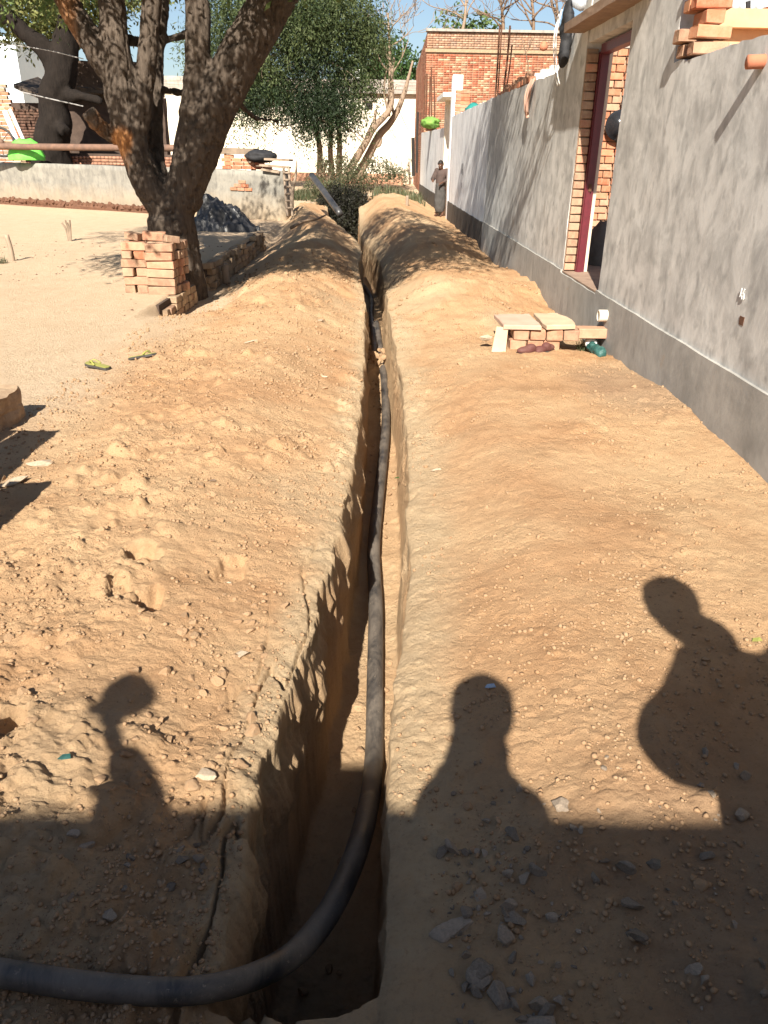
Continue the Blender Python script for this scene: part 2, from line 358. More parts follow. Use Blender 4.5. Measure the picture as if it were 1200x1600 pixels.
# ------------------------------------------------------------------ object helpers
MAT = {}
def _mw(o):
    return MAT.get(o.name, Matrix.Identity(4))
def tag(o, label=None, cat=None, group=None, kind=None):
    if label: o['label'] = label
    if cat: o['category'] = cat
    if group: o['group'] = group
    if kind: o['kind'] = kind
    return o
def thing(name, label, cat, loc=(0, 0, 0), rz=0.0, group=None):
    o = bpy.data.objects.new(name, None); COL.objects.link(o)
    o.location = loc; o.rotation_euler = (0, 0, rz); o.empty_display_size = 0.1
    MAT[o.name] = Matrix.Translation(loc) @ Matrix.Rotation(rz, 4, 'Z')
    return tag(o, label, cat, group)
def mesh_from(name, V, Fc, mat=None, smooth=False):
    me = bpy.data.meshes.new(name)
    V = np.asarray(V, dtype=np.float32)
    if isinstance(Fc, np.ndarray):
        n, k = Fc.shape
        me.vertices.add(len(V)); me.vertices.foreach_set('co', V.ravel())
        me.loops.add(n * k); me.loops.foreach_set('vertex_index', Fc.ravel().astype(np.int32))
        me.polygons.add(n); me.polygons.foreach_set('loop_start', (np.arange(n) * k).astype(np.int32))
        me.polygons.foreach_set('loop_total', np.full(n, k, dtype=np.int32))
        me.update(calc_edges=True); me.validate()
    else:
        me.from_pydata([tuple(v) for v in V], [], [tuple(f) for f in Fc]); me.update()
    if mat is not None: me.materials.append(mat)
    if smooth: me.polygons.foreach_set('use_smooth', np.ones(len(me.polygons), dtype=bool))
    return me
def add(name, V, Fc, mat, parent=None, smooth=False, local=False, base=None):
    """one mesh object; V in world coordinates unless local; under a parent they are turned into its frame"""
    V = np.asarray(V, dtype=np.float64)
    o_loc = None
    if parent is not None and not local:
        im = np.array(_mw(parent).inverted()); V = V @ im[:3, :3].T + im[:3, 3]
    if parent is None:
        b = np.array(base if base is not None else [(V[:, 0].min() + V[:, 0].max()) / 2, (V[:, 1].min() + V[:, 1].max()) / 2, V[:, 2].min()])
        V = V - b; o_loc = b
    o = bpy.data.objects.new(name, mesh_from(name, V, Fc, mat, smooth)); COL.objects.link(o)
    if o_loc is not None: o.location = o_loc; MAT[o.name] = Matrix.Translation(tuple(o_loc))
    if parent is not None: o.parent = parent; MAT[o.name] = _mw(parent)
    return o
def inst(name, me, pos, rot=(0, 0, 0), parent=None, scale=(1, 1, 1), local=False):
    o = bpy.data.objects.new(name, me); COL.objects.link(o)
    m = Matrix.Translation(tuple(pos)) @ Euler(rot).to_matrix().to_4x4() @ Matrix.Diagonal((*scale, 1))
    if parent is not None:
        o.parent = parent
        o.matrix_basis = m if local else _mw(parent).inverted() @ m
        MAT[o.name] = _mw(parent) @ o.matrix_basis
    else:
        o.matrix_basis = m; MAT[o.name] = m.copy()
    return o

class MB:
    def __init__(s): s.V = []; s.F = []; s.n = 0
    def put(s, V, Fc):
        V = np.asarray(V, dtype=float); s.V.append(V); s.F += [tuple(int(i) + s.n for i in f) for f in Fc]; s.n += len(V); return s
    def box(s, c, d, rot=(0, 0, 0), jit=0.0):
        c = np.array(c, float); d = np.array(d, float) / 2
        v = np.array([[x, y, z] for x in (-1, 1) for y in (-1, 1) for z in (-1, 1)], float) * d
        if jit: v = v + rs.uniform(-jit, jit, v.shape)
        R = np.array(Euler(rot).to_matrix()); v = v @ R.T + c
        return s.put(v, [(0, 1, 3, 2), (4, 6, 7, 5), (0, 4, 5, 1), (2, 3, 7, 6), (0, 2, 6, 4), (1, 5, 7, 3)])
    def bbox(s, a, b): a = np.array(a, float); b = np.array(b, float); return s.box((a + b) / 2, np.abs(b - a))
    def tube(s, pts, rad, n=8, seg=None, smoothpath=True):
        V, Fc = tube(pts, rad, n, seg, smoothpath); return s.put(V, Fc)
    def lathe(s, c, prof, n=16, axis='Z', R=None):
        V = []; Fc = []
        for r, z in prof:
            for k in range(n):
                a = 2 * math.pi * k / n; V.append((r * math.cos(a), r * math.sin(a), z))
        for j in range(len(prof) - 1):
            for k in range(n):
                Fc.append((j * n + k, j * n + (k + 1) % n, (j + 1) * n + (k + 1) % n, (j + 1) * n + k))
        V = np.array(V)
        if R is not None: V = V @ np.array(R.to_matrix()).T
        return s.put(V + np.array(c), Fc)
    def build(s, name, mat, parent=None, smooth=False, local=False, base=None):
        return add(name, np.concatenate(s.V), s.F, mat, parent, smooth, local, base)

def catmull(pts, rad, seg):
    p = np.array(pts, float); r = np.array(rad, float) if hasattr(rad, '__len__') else np.full(len(p), float(rad))
    if len(p) < 3:
        t = np.linspace(0, 1, seg + 1)[:, None]; return p[0] + (p[-1] - p[0]) * t, np.interp(t[:, 0], [0, 1], [r[0], r[-1]])
    q = np.vstack([2 * p[0] - p[1], p, 2 * p[-1] - p[-2]]); out = []; ro = []
    for i in range(len(p) - 1):
        a, b, c, d = q[i], q[i + 1], q[i + 2], q[i + 3]
        for k in range(seg):
            t = k / seg
            out.append(0.5 * ((2 * b) + (-a + c) * t + (2 * a - 5 * b + 4 * c - d) * t * t + (-a + 3 * b - 3 * c + d) * t ** 3))
            ro.append(r[i] + (r[i + 1] - r[i]) * t)
    out.append(p[-1]); ro.append(r[-1]); return np.array(out), np.array(ro)
def tube(pts, rad, n=8, seg=None, smoothpath=True):
    if smoothpath: p, r = catmull(pts, rad, seg or 4)
    else:
        p = np.array(pts, float); r = np.array(rad, float) if hasattr(rad, '__len__') else np.full(len(p), float(rad))
    T = np.gradient(p, axis=0); T /= np.linalg.norm(T, axis=1)[:, None] + 1e-9
    u = np.cross(T[0], [0.13, 0.31, 0.94]); 
    if np.linalg.norm(u) < 1e-3: u = np.cross(T[0], [1, 0, 0])
    u /= np.linalg.norm(u); V = []
    for i in range(len(p)):
        u = u - T[i] * np.dot(u, T[i]); u /= np.linalg.norm(u) + 1e-9; v = np.cross(T[i], u)
        for k in range(n):
            a = 2 * math.pi * k / n; V.append(p[i] + r[i] * (math.cos(a) * u + math.sin(a) * v))
    Fc = [(i * n + k, i * n + (k + 1) % n, (i + 1) * n + (k + 1) % n, (i + 1) * n + k) for i in range(len(p) - 1) for k in range(n)]
    Fc.append(tuple(range(n))[::-1]); Fc.append(tuple((len(p) - 1) * n + k for k in range(n)))
    return np.array(V), Fc
def capsule(p0, p1, r0, r1, n=14):
    p0 = np.array(p0, float); p1 = np.array(p1, float); d = p1 - p0; L = np.linalg.norm(d); d = d / (L + 1e-9)
    pts = []; rr = []
    for a in (85, 60, 30): pts.append(p0 - d * r0 * math.sin(math.radians(a))); rr.append(r0 * math.cos(math.radians(a)))
    pts.append(p0); rr.append(r0); pts.append(p1); rr.append(r1)
    for a in (30, 60, 85): pts.append(p1 + d * r1 * math.sin(math.radians(a))); rr.append(r1 * math.cos(math.radians(a)))
    return tube(pts, rr, n, smoothpath=False)
def ellipsoid(c, r, R=None, n=16, m=10):
    V = [];
    for j in range(m + 1):
        t = math.pi * (j + 0.02) / (m + 0.04)
        for k in range(n):
            a = 2 * math.pi * k / n; V.append((r[0] * math.sin(t) * math.cos(a), r[1] * math.sin(t) * math.sin(a), r[2] * math.cos(t)))
    V = np.array(V)
    if R is not None: V = V @ np.array(R.to_matrix()).T
    Fc = [(j * n + k, (j + 1) * n + k, (j + 1) * n + (k + 1) % n, j * n + (k + 1) % n) for j in range(m) for k in range(n)]
    Fc.append(tuple(range(n))); Fc.append(tuple(m * n + k for k in range(n))[::-1])
    return V + np.array(c, float), Fc
def fuse(shapes, voxel, smooth=4):
    """voxel-merge overlapping closed shapes into one continuous skin; returns V, F(list)"""
    mb = MB()
    for V, Fc in shapes: mb.put(V, Fc)
    me = mesh_from('fuse_tmp', np.concatenate(mb.V), mb.F)
    o = bpy.data.objects.new('fuse_tmp', me); COL.objects.link(o)
    m = o.modifiers.new('r', 'REMESH'); m.mode = 'VOXEL'; m.voxel_size = voxel
    if smooth:
        s = o.modifiers.new('s', 'SMOOTH'); s.factor = 0.5; s.iterations = smooth
    dg = bpy.context.evaluated_depsgraph_get(); ev = o.evaluated_get(dg); em = ev.to_mesh()
    n = len(em.vertices); V = np.empty(n * 3); em.vertices.foreach_get('co', V); V = V.reshape(-1, 3)
    Fl = [tuple(p.vertices) for p in em.polygons]
    N = np.empty(n * 3); em.vertices.foreach_get('normal', N); N = N.reshape(-1, 3)
    ev.to_mesh_clear(); bpy.data.objects.remove(o); bpy.data.meshes.remove(me)
    return V, Fl, N
def set_attr(o, name, arr):
    a = o.data.attributes.new(name, 'FLOAT_COLOR', 'POINT'); a.data.foreach_set('color', np.asarray(arr, np.float32).ravel())

# ------------------------------------------------------------------ terrain
def interp_pts(pix, z):
    w_ = [G(px, py, z)[:2] for px, py in pix]; w_.sort(key=lambda q: q[1]); return np.array([q[1] for q in w_]), np.array([q[0] for q in w_])
LYp, LXp = interp_pts([(372, 1330), (415, 1150), (470, 1000), (515, 850), (550, 720), (569, 580), (571, 480), (563, 430), (560, 400), (552, 360)], 0.03)
RYp, RXp = interp_pts([(604, 1500), (604, 1330), (608, 1200), (624, 1020), (640, 870), (641, 700), (630, 580), (610, 500), (602, 450), (605, 420)], 0.03)
far_y = np.array([15.5, 19.0, 21.0, 24.0, 28.0, 60.0])
LYp = np.concatenate([[-5, 0.9], LYp[LYp < 14], far_y]); LXp = np.concatenate([[-0.34, -0.36], LXp[:len(LYp) - 8], [-0.50, -0.98, -1.32, -1.78, -2.1, -4.4]])
RYp = np.concatenate([[-5, 0.8], RYp[RYp < 14], far_y]); RXp = np.concatenate([[0.0, 0.0], RXp[:len(RYp) - 8], [-0.15, -0.57, -0.76, -0.86, -1.05, -3.4]])
def sm_interp(y, Yp, Xp):
    r = 0
    for d, k in ((-0.35, .2), (-0.15, .3), (0.15, .3), (0.35, .2)):
        r = r + k * np.interp(y + d * (0.3 + 0.06 * np.clip(y, 0, 30)), Yp, Xp)
    return r
def xl(y): return sm_interp(y, LYp, LXp) + 0.018 * fbm2(y * 2.1, y * 0 + 3, 5, 3) + (0.030 * fbm2(y * 7, y * 0 + 8, 6, 4, 0.65) + 0.025 * np.maximum(fbm2(y * 3.1, y * 0 + 5, 9, 2), 0.0)) * ss(9, 3, y)
def xr(y): return sm_interp(y, RYp, RXp) + 0.020 * fbm2(y * 1.7, y * 0 + 3, 15, 3) + 0.016 * fbm2(y * 8, y * 0 + 8, 16, 3, 0.6)
def base_h(x, y, fine=True):
    """ground surface outside the trench"""
    x = np.asarray(x, float); y = np.asarray(y, float)
    L_, R_ = xl(y), xr(y); dl = L_ - x; dr = x - R_; left = x < (L_ + R_) / 2
    wall = xw(y)
    AL = np.interp(y, [-4, 0, 1, 3, 6, 8, 9.3, 10.8, 13, 16, 20, 25, 28, 34], [.15, .12, .10, .13, .14, .17, .25, .15, .20, .30, .42, .40, .2, 0.0])
    edge = np.interp(y, [-4, 2, 5, 8, 9, 15, 19, 30], [2.6, 2.3, 1.95, 1.9, 1.75, 1.7, 1.5, 1.5])
    nz = fbm2(x * 0.9, y * 0.6, 21, 3)
    hl = AL * ss(0.02, 0.75 + 0.5 * ss(14, 20, y), dl) * (1 - ss(edge * 0.55, edge * 1.15, dl + 0.3 * nz)) * (1 + 0.35 * nz)
    yard = 0.10 * ss(edge * 0.7, edge * 1.1, dl) * np.maximum(ss(9.5, 7.2, y), ss(-2.44, -2.52, x))
    ylow = -0.16 * ss(0.9, edge * 1.05, dl) * ss(7.6, 9.0, y) * ss(17.5, 15.0, y) * ss(-2.52, -2.44, x)
    far_left = ss(-2.44, -2.52, x) * ss(8.2, 8.4, y)
    zl = hl + yard + ylow
    zl = zl * (1 - far_left) + far_left * (0.10 + 0.09 * ss(9.8, 11.5, y) * ss(17, 13.5, y) * ss(-4.5, -3.2, x))
    AR = np.interp(y, [-4, -0.8, 0.8, 3, 5, 7, 8.6, 9.6, 11, 12.5, 15, 19, 25, 29, 34], [.35, .30, .06, .13, .12, .06, .16, .24, .18, .12, .22, .34, .42, .32, 0.0])
    ZW = np.interp(y, [-4, -0.8, 0.8, 3.7, 5.2, 6.4, 7.5, 9.0, 9.9, 11, 13.8, 15.5, 20, 34], [.4, .35, .10, .11, .15, .06, -.02, .02, .17, .08, -.06, .06, -.03, -.03])
    wd = np.maximum(wall - R_, 0.3); q = np.clip(dr / wd, 0, 1.3)
    peak = np.interp(y, [0, 5, 8, 10, 20, 30], [0.5, 0.5, 0.5, 0.55, 0.4, 0.4])
    hr = AR * ss(0.0, 0.33, q) * (1 - ss(peak, 0.98, q)) * (1 + 0.3 * fbm2(x * 1.1, y * 0.7, 33, 3)) + ZW * ss(0.55, 1.0, q)
    beyond = ss(0.1, 0.5, x - wall)
    zr = hr * (1 - beyond)
    z = np.where(left, zl, zr)
    z = z + np.where(left & (y > 22), 0.0, 0.0)
    spoil = np.where(left, (1 - ss(edge * 0.72, edge * 1.12, dl + 0.35 * nz)) * (1 - far_left), 1 - beyond)
    spoil = spoil * ss(33, 28, y)
    z = z + 0.045 * spoil * fbm2(x * 1.3, y * 0.8, 41, 3) + 0.035 * fbm2(x * 0.35, y * 0.35, 43, 2) * (1 - spoil) * ss(60, 30, y)
    # rounded lips of the trench; broken down to a slope beyond the tree
    dm = np.where(left, dl, dr)
    z = z - np.where(left, 0.08, 0.32) * ss(9.5, 12.5, y) * ss(27, 24, y) * np.exp(-np.clip(dm, 0, 9) / 0.22)
    z = z - 0.028 * np.exp(-np.clip(dm, 0, 9) / 0.03)
    if fine:
        sp = 0.22 + 0.78 * spoil
        lumpy = ss(-0.25, 0.35, fbm2(x * 1.6, y * 1.4, 51, 2)) * np.where(left, 1.0, 0.55)
        grey = ss(0.45, 0.85, x) * ss(1.7, 0.9, y)
        lumpy = np.maximum(lumpy, grey)
        fade = ss(26, 12, y)
        sideR = np.where(left, 1.0, 0.62)
        rid = 1 - np.abs(fbm2(x * 2.6 + 3, y * 2.6, 55, 4, 0.6)) * 2
        z = z + spoil * sideR * lumpy * 0.030 * rid + spoil * ss(6, 9, y) * 0.05 * (1 - np.abs(fbm2(x * 1.7, y * 1.5, 57, 4, 0.6)) * 2)
        z = z + spoil * fade * sideR * lumpy * 0.75 * clods(x + 2, y + 1, 0.19, 59, 0.25)
        z = z + sp * (0.011 * fbm2(x * 5, y * 5, 61, 3, 0.6) + fade * sideR * 0.011 * fbm2(x * 21, y * 21, 65, 4, 0.65))
        z = z + fade * sp * lumpy * (0.85 * clods(x, y, 0.085, 71, 0.42) + 0.8 * clods(x + 9, y, 0.04, 81, 0.55))
        z = z + fade * sp * (0.25 + 0.75 * lumpy) * 0.9 * clods(x, y + 5, 0.019, 91, 0.6)
        # shallow cracks and pick marks along the left lip
        crack = np.abs(fbm2(x * 9, y * 1.6, 101, 3)); near = ss(0.24, 0.02, dl) * ss(3.6, 2.2, y) * left
        z = z - near * 0.045 * ss(0.075, 0.0, crack)
        # dug hollows on the left heap
        for hx, hy, hr_, hd in ((-0.98, 2.75, 0.10, 0.05), (-0.86, 2.45, 0.09, 0.05), (-1.0, 2.52, 0.07, 0.04), (-0.62, 2.75, .10, .03), (-1.05, 1.72, 0.09, 0.05)):
            rr = np.hypot((x - hx) * 1.5, y - hy) + 0.07 * fbm2(x * 13, y * 13, 181, 3); z = z - 1.5 * hd * ss(hr_, hr_ * 0.6, rr)
    return z, spoil
def gz(x, y):
    return float(base_h(np.array([x]), np.array([y]), False)[0][0])
FLOOR_Y = np.array([-5, 1, 2, 4, 8, 10, 13, 20, 26]); FLOOR_Z = np.array([-.86, -.86, -.84, -.78, -.70, -.70, -.90, -1.1, -1.1])
NEAR_END = 0.98
def depth_factor(x, y):
    ye = NEAR_END + 0.05 * fbm2(x * 7, x * 0 + 1, 111, 2) + 0.10 * (x + 0.15)
    return ss(ye - 0.006, ye + 0.05, y) * (1 - ss(27.0, 28.5, y))

def build_ground():
    tant = math.tan
    ys = [-40, -20, -12, -8] + list(np.arange(-5, 0.0, 0.25)) + list(np.arange(0.0, 0.8, 0.06))
    ang = np.linspace(math.atan2(1.6, 0.8), math.atan2(1.6, 30), 900)
    ys += list(1.6 / np.tan(ang)); ys += [31, 32, 33, 34, 36, 38, 40, 44, 48, 54, 60, 70, 90, 130, 200, 400, 900]
    y = np.array(sorted(ys)); ny = len(y)
    NL, NW, NF, NR = 300, 16, 18, 230
    sL = np.linspace(1, 0, NL) ** 1.25; W_ = 1.0 + 0.66 * np.clip(y, 0, 34)
    L_, R_ = xl(y), xr(y)
    cols = []; role = []
    outer = [900, 300, 120, 60, 35, 20]
    for k in outer: cols.append(-np.full(ny, k) - W_ * 1.0); role.append(0)
    for s in sL: cols.append(L_ - s * W_ * 1.0 - 0.0005); role.append(0)
    nl = len(cols)
    qs = np.linspace(0, 1, NW + 2)[1:-1]
    for q in qs: cols.append(L_ + 0.03 * q); role.append(1)
    for s in np.linspace(0, 1, NF): cols.append((L_ + 0.035) * (1 - s) + (R_ - 0.035) * s); role.append(2)
    for q in qs[::-1]: cols.append(R_ - 0.03 * q); role.append(3)
    wx = xw(y)
    nr0 = len(cols)
    for s in np.linspace(0, 1, NR) ** 1.2: cols.append(R_ + 0.0005 + s * (wx + 0.12 - R_)); role.append(4)
    for k in (0.3, 1, 3, 8, 20, 60, 120, 300, 900): cols.append(wx + 0.12 + k); role.append(4)
    X = np.stack(cols, 1); nx = X.shape[1]; Y_ = np.repeat(y[:, None], nx, 1)
    Z, SP = base_h(X, Y_)
    role = np.array(role)
    zl_rim, zr_rim = Z[:, nl - 1], Z[:, nr0]
    fz = np.interp(y, FLOOR_Y, FLOOR_Z) + 0.02 * fbm2(y * 1.5, y * 0, 121, 3)
    iq = 0
    for j in range(nx):
        r = role[j]; dfac = depth_factor(X[:, j], y)
        if r in (1, 3):
            q = qs[j - nl] if r == 1 else qs[::-1][j - (nr0 - NW)]
            rim = zl_rim if r == 1 else zr_rim
            zt = rim * (1 - q) + fz * q
            p = np.stack([y * 6, zt * 7, np.full(ny, 3.0 if r == 1 else 9.0)], 1)
            amp = (0.055 if r == 1 else 0.016)
            dx = amp * fbm3(p, 131, 4, 0.6) + 0.012 * fbm3(np.stack([y * 24, zt * 5, p[:, 2]], 1), 137, 2) + 0.016 * (1 - np.abs(fbm3(np.stack([y * 9, zt * 11, p[:, 2]], 1), 139, 3)) * 2.5)
            X[:, j] += dx * math.sin(math.pi * min(q * 1.4 + 0.12, 1.0)) * dfac
            Z[:, j] = Z[:, j] * (1 - dfac) + zt * dfac
        elif r == 2:
            s = (X[:, j] - L_) / (R_ - L_)
            zt = fz + 0.10 * np.exp(-s / 0.10) * 0.5 + 0.05 * np.exp(-(1 - s) / 0.12) + 0.012 * fbm2(X[:, j] * 8, y * 6, 141, 3) \
                + 0.7 * clods(X[:, j], y, 0.03, 151, 0.5) + 0.8 * clods(X[:, j] + 3, y, 0.07, 157, 0.25)
            zt = zt + (0.12 + 0.10 * fbm2(X[:, j] * 12, y * 9, 171, 3)) * np.exp(-((y - 8.9) / 0.35) ** 2)             # earth fallen across the pipe
            Z[:, j] = Z[:, j] * (1 - dfac) + zt * dfac
    V = np.stack([X, Y_, Z], -1).reshape(-1, 3)
    i = np.arange(ny - 1)[:, None] * nx + np.arange(nx - 1)[None, :]
    Fq = np.stack([i, i + 1, i + 1 + nx, i + nx], -1).reshape(-1, 4)
    me = mesh_from('ground', V, Fq, M['ground'], True)
    o = bpy.data.objects.new('ground', me); COL.objects.link(o); tag(o, kind='structure')
    # real colour zones: fresh spoil, pale dried crust at the lips and walls, grey rubble
    dl = (L_[:, None] - X); dr = (X - R_[:, None])
    pale = np.where(dl > 0, ss(0.20, 0.0, dl + 0.09 * fbm2(X * 6, Y_ * 6, 161, 3)) * 0.9, 0) + np.where(dr > 0, ss(0.32, 0.05, dr + 0.14 * fbm2(X * 4, Y_ * 3, 163, 3)) * 0.85, 0)
    pale = np.where((dl <= 0) & (dr <= 0), 0.35, pale)
    pat = ss(0.15, 0.45, fbm2(X * 1.0 + 4, Y_ * 0.8, 167, 3)) * 0.55
    pale = np.clip(np.maximum(pale * ss(0.8, 1.2, Y_), pat * SP), 0, 1)
    grey = ss(0.25, 1.0, X + 0.35 * fbm2(X * 3, Y_ * 3, 171, 3)) * ss(2.1, 0.9, Y_) + 0.5 * ss(0.55, 0.2, np.hypot(X - 1.75, (Y_ - 5.4) / 2.0))
    grey = np.clip(grey, 0, 1)
    set_attr(o, 'soil', np.stack([np.clip(SP, 0, 1), pale, grey, np.ones_like(pale)], -1).reshape(-1, 4))
    return o
ground = build_ground()

# clod and stone shapes
def rock_mesh(name, seed, mat, sub=2, flat=0.7, ang=0.30):
    bm = bmesh.new(); bmesh.ops.create_icosphere(bm, subdivisions=sub, radius=0.5)
    V = np.array([v.co[:] for v in bm.verts]); r = np.random.RandomState(seed)
    for k in range(9):                                         # knock flat facets off
        nrm = r.normal(size=3); nrm /= np.linalg.norm(nrm); d = r.uniform(0.19, 0.38)
        s = V @ nrm; V = V - np.outer(np.clip(s - d, 0, None), nrm)
    V = V * (1 + ang * 0.4 * fbm3(V * 3 + seed, seed, 2))[:, None]
    V *= np.array([1, r.uniform(0.7, 0.95), flat])
    for v, c in zip(bm.verts, V): v.co = c
    me = bpy.data.meshes.new(name); bm.to_mesh(me); bm.free(); me.materials.append(mat)
    return me
CLODM = [rock_mesh('soil_clod', 100 + k, M['clod'], 2) for k in range(8)]
DUNGM = [rock_mesh('rubble_lump', 400 + k, M['dung'], 2) for k in range(4)]
STONEM = [rock_mesh('grey_stone', 200 + k, M['stone_grey'], 3, 0.55, 0.5) for k in range(8)]
PALEM = [rock_mesh('pale_stone', 300 + k, M['stone_pale'], 2, 0.5, 0.15) for k in range(5)]

def in_trench(x, y, m=0.02): return xl(np.array([y]))[0] - m < x < xr(np.array([y]))[0] + m and 1.0 < y < 27
def scatter_clods():
    n = 0
    zones = [  # x0,x1,y0,y1,weight,size
        (-1.5, -0.35, 1.3, 3.6, 5.0, (0.022, 0.055)), (-0.75, -0.38, 1.5, 3.2, 3.5, (0.022, 0.06)), (-2.0, -0.3, 3.4, 7.5, 2.0, (0.03, 0.07)),
        (0.15, 1.7, 1.2, 3.5, 1.1, (0.02, 0.045)), (0.2, 1.9, 3.5, 9.5, 1.5, (0.03, 0.065)), (-1.9, -0.4, 8, 12, 0.5, (0.05, 0.1)), (0.3, 1.5, 9, 14, 0.6, (0.05, 0.1))]
    wsum = sum(z[4] for z in zones)
    for z in zones:
        for k in range(int(230 * z[4] / wsum)):
            for _ in range(12):
                x = rnd.uniform(z[0], z[1]); y = rnd.uniform(z[2], z[3])
                c = float(fbm2(np.array([x * 2.2]), np.array([y * 2.2]), 501, 2)[0])
                if c > rnd.uniform(-0.3, 0.35) and not in_trench(x, y): break
            s = z[5][0] + (z[5][1] - z[5][0]) * rnd.random() ** 2.2
            inst('soil_clod', rnd.choice(CLODM), (x, y, float(base_h(np.array([x]), np.array([y]))[0][0]) + s * 0.05), (rnd.uniform(-.8, .8), rnd.uniform(-.4, .4), rnd.uniform(0, 6.28)), ground, (s, s, s))
            n += 1
    # fine crumbs, past counting: one joined part
    ico = bmesh.new(); bmesh.ops.create_icosphere(ico, subdivisions=1, radius=0.5)
    ico.verts.ensure_lookup_table(); bv = np.array([v.co[:] for v in ico.verts]); bf = np.array([[v.index for v in f.verts] for f in ico.faces]); ico.free()
    N = 34000
    yy = 0.72 + 11.4 * rs.rand(N * 3) ** 2.0; xx = rs.uniform(-1, 1, N * 3) * (0.55 + 0.62 * yy)
    LL, RR = xl(yy), xr(yy)
    cl = fbm2(xx * 2.4, yy * 2.4, 503, 3)
    leftm = xx < LL
    ok = ((xx < LL - 0.01) | (xx > RR + 0.01)) & (xx > -2.3) & (xx < xw(yy) - 0.02) & (cl > np.where(leftm, rs.uniform(-0.6, 0.3, len(xx)), rs.uniform(-0.1, 0.75, len(xx))))
    xx, yy = xx[ok][:N], yy[ok][:N]; N = len(xx)
    sz = (0.0035 + 0.016 * rs.rand(N) ** 3.5) * (0.8 + 0.16 * yy)
    zz = base_h(xx, yy)[0] + sz * 0.15
    a = rs.uniform(0, 6.28, N); ca, sa = np.cos(a), np.sin(a)
    V = bv[None] * (1 + rs.uniform(-0.28, 0.28, (N, len(bv), 1))) * np.stack([sz, sz * rs.uniform(.6, 1, N), sz * rs.uniform(.5, .9, N)], 1)[:, None]
    Vx = V[..., 0] * ca[:, None] - V[..., 1] * sa[:, None]; Vy = V[..., 0] * sa[:, None] + V[..., 1] * ca[:, None]
    V = np.stack([Vx + xx[:, None], Vy + yy[:, None], V[..., 2] + zz[:, None]], -1).reshape(-1, 3)
    Fq = (bf[None] + (np.arange(N) * len(bv))[:, None, None]).reshape(-1, 3)
    o = add('soil_crumbs', V, Fq, M['clod'], ground, local=True); tag(o, kind='stuff')
    # rubble choking the trench where the bank has slipped
    for k in range(26):
        y = rnd.gauss(8.9, 0.22); L0, R0 = xl(np.array([y]))[0], xr(np.array([y]))[0]; x = rnd.uniform(L0 + .03, R0 - .03); s = rnd.uniform(0.04, 0.11)
        inst('soil_clod', rnd.choice(CLODM), (x, y, float(np.interp(y, FLOOR_Y, FLOOR_Z)) + 0.10 + rnd.uniform(0, .12)), (rnd.random(), rnd.random(), rnd.uniform(0, 6)), ground, (s, s, s))
    # clods fallen on the trench floor
    for k in range(40):
        y = 1.3 + 7 * rnd.random() ** 1.5; L0, R0 = xl(np.array([y]))[0], xr(np.array([y]))[0]
        x = rnd.uniform(L0 + 0.06, R0 - 0.05); s = rnd.uniform(0.02, 0.05)
        inst('soil_clod', rnd.choice(CLODM), (x, y, float(np.interp(y, FLOOR_Y, FLOOR_Z)) + 0.03), (0, 0, rnd.uniform(0, 6)), ground, (s, s, s))
    # grey rubble at the near right: each stone its own piece of the ground
    for k in range(210):
        if k < 110: x, y = 0.16 + abs(rnd.gauss(0, 0.16)), rnd.uniform(0.84, 1.4)
        else: x, y = rnd.uniform(0.2, 1.0), rnd.uniform(0.86, 1.7)
        s = 0.012 + 0.055 * rnd.random() ** 3
        inst('grey_stone', rnd.choice(STONEM), (x, y, float(base_h(np.array([x]), np.array([y]))[0][0]) + s * 0.12), (rnd.uniform(-.5, .5), rnd.uniform(-.5, .5), rnd.uniform(0, 6.28)), ground, (s, s * rnd.uniform(.6, 1), s))
    for k in range(14):
        x, y = rnd.uniform(-0.75, -0.4), rnd.uniform(1.15, 1.4); s = rnd.uniform(0.02, 0.05)
        inst('grey_stone', rnd.choice(STONEM), (x, y, float(base_h(np.array([x]), np.array([y]))[0][0]) + s * 0.1), (0.2, 0.1, rnd.uniform(0, 6.28)), ground, (s, s, s))
scatter_clods()
def stone_thing(px, py, size, mesh, label, z=0.15, flat=1.0, rz=0.0):
    g = G(px, py, z); g[2] = float(base_h(np.array([g[0]]), np.array([g[1]]))[0][0])
    o = inst('stone', mesh, (g[0], g[1], g[2] + size[2] * 0.1), (0.1, -0.1, rz), None, size); tag(o, label, 'stone', 'loose stones on the dug earth'); return o
stone_thing(372, 968, (0.085, 0.05, 0.06), PALEM[0], 'long pale flat stone lying in rubble beside the trench')
stone_thing(317, 1176, (0.075, 0.085, 0.05), PALEM[1], 'rounded pale stone in the earth right of the small head shadow', 0.12)
stone_thing(352, 862, (0.035, 0.03, 0.04), PALEM[2], 'small whitish stone above the long pale stone')
stone_thing(684, 696, (0.06, 0.05, 0.06), PALEM[3], 'small white stone alone on the smooth right bank')
stone_thing(500, 482, (0.10, 0.10, 0.06), PALEM[4], 'flat pale stone on top of the left heap', 0.25)
stone_thing(505, 558, (0.07, 0.06, 0.05), PALEM[1], 'pale pebble on the left heap slope nearest the trench', 0.2)
stone_thing(60, 722, (0.16, 0.12, 0.12), PALEM[2], 'whitish lump at the edge of the left shadow', 0.12)
stone_thing(22, 750, (0.20, 0.10, 0.10), PALEM[0], 'long pale rubble piece inside the left shadow', 0.12, rz=0.6)
stone_thing(392, 520, (0.13, 0.06, 0.05), PALEM[3], 'slim pale chip lying on the left spoil slope', 0.22, rz=0.5)
stone_thing(705, 1425, (0.11, 0.10, 0.05), STONEM[0], 'largest grey stone half buried beside the near trench end', 0.08)
stone_thing(757, 1500, (0.075, 0.07, 0.06), STONEM[1], 'heart shaped grey stone in the near rubble', 0.08)
stone_thing(783, 1540, (0.055, 0.09, 0.06), STONEM[2], 'bluish pointed stone in the near rubble', 0.08, rz=0.3)
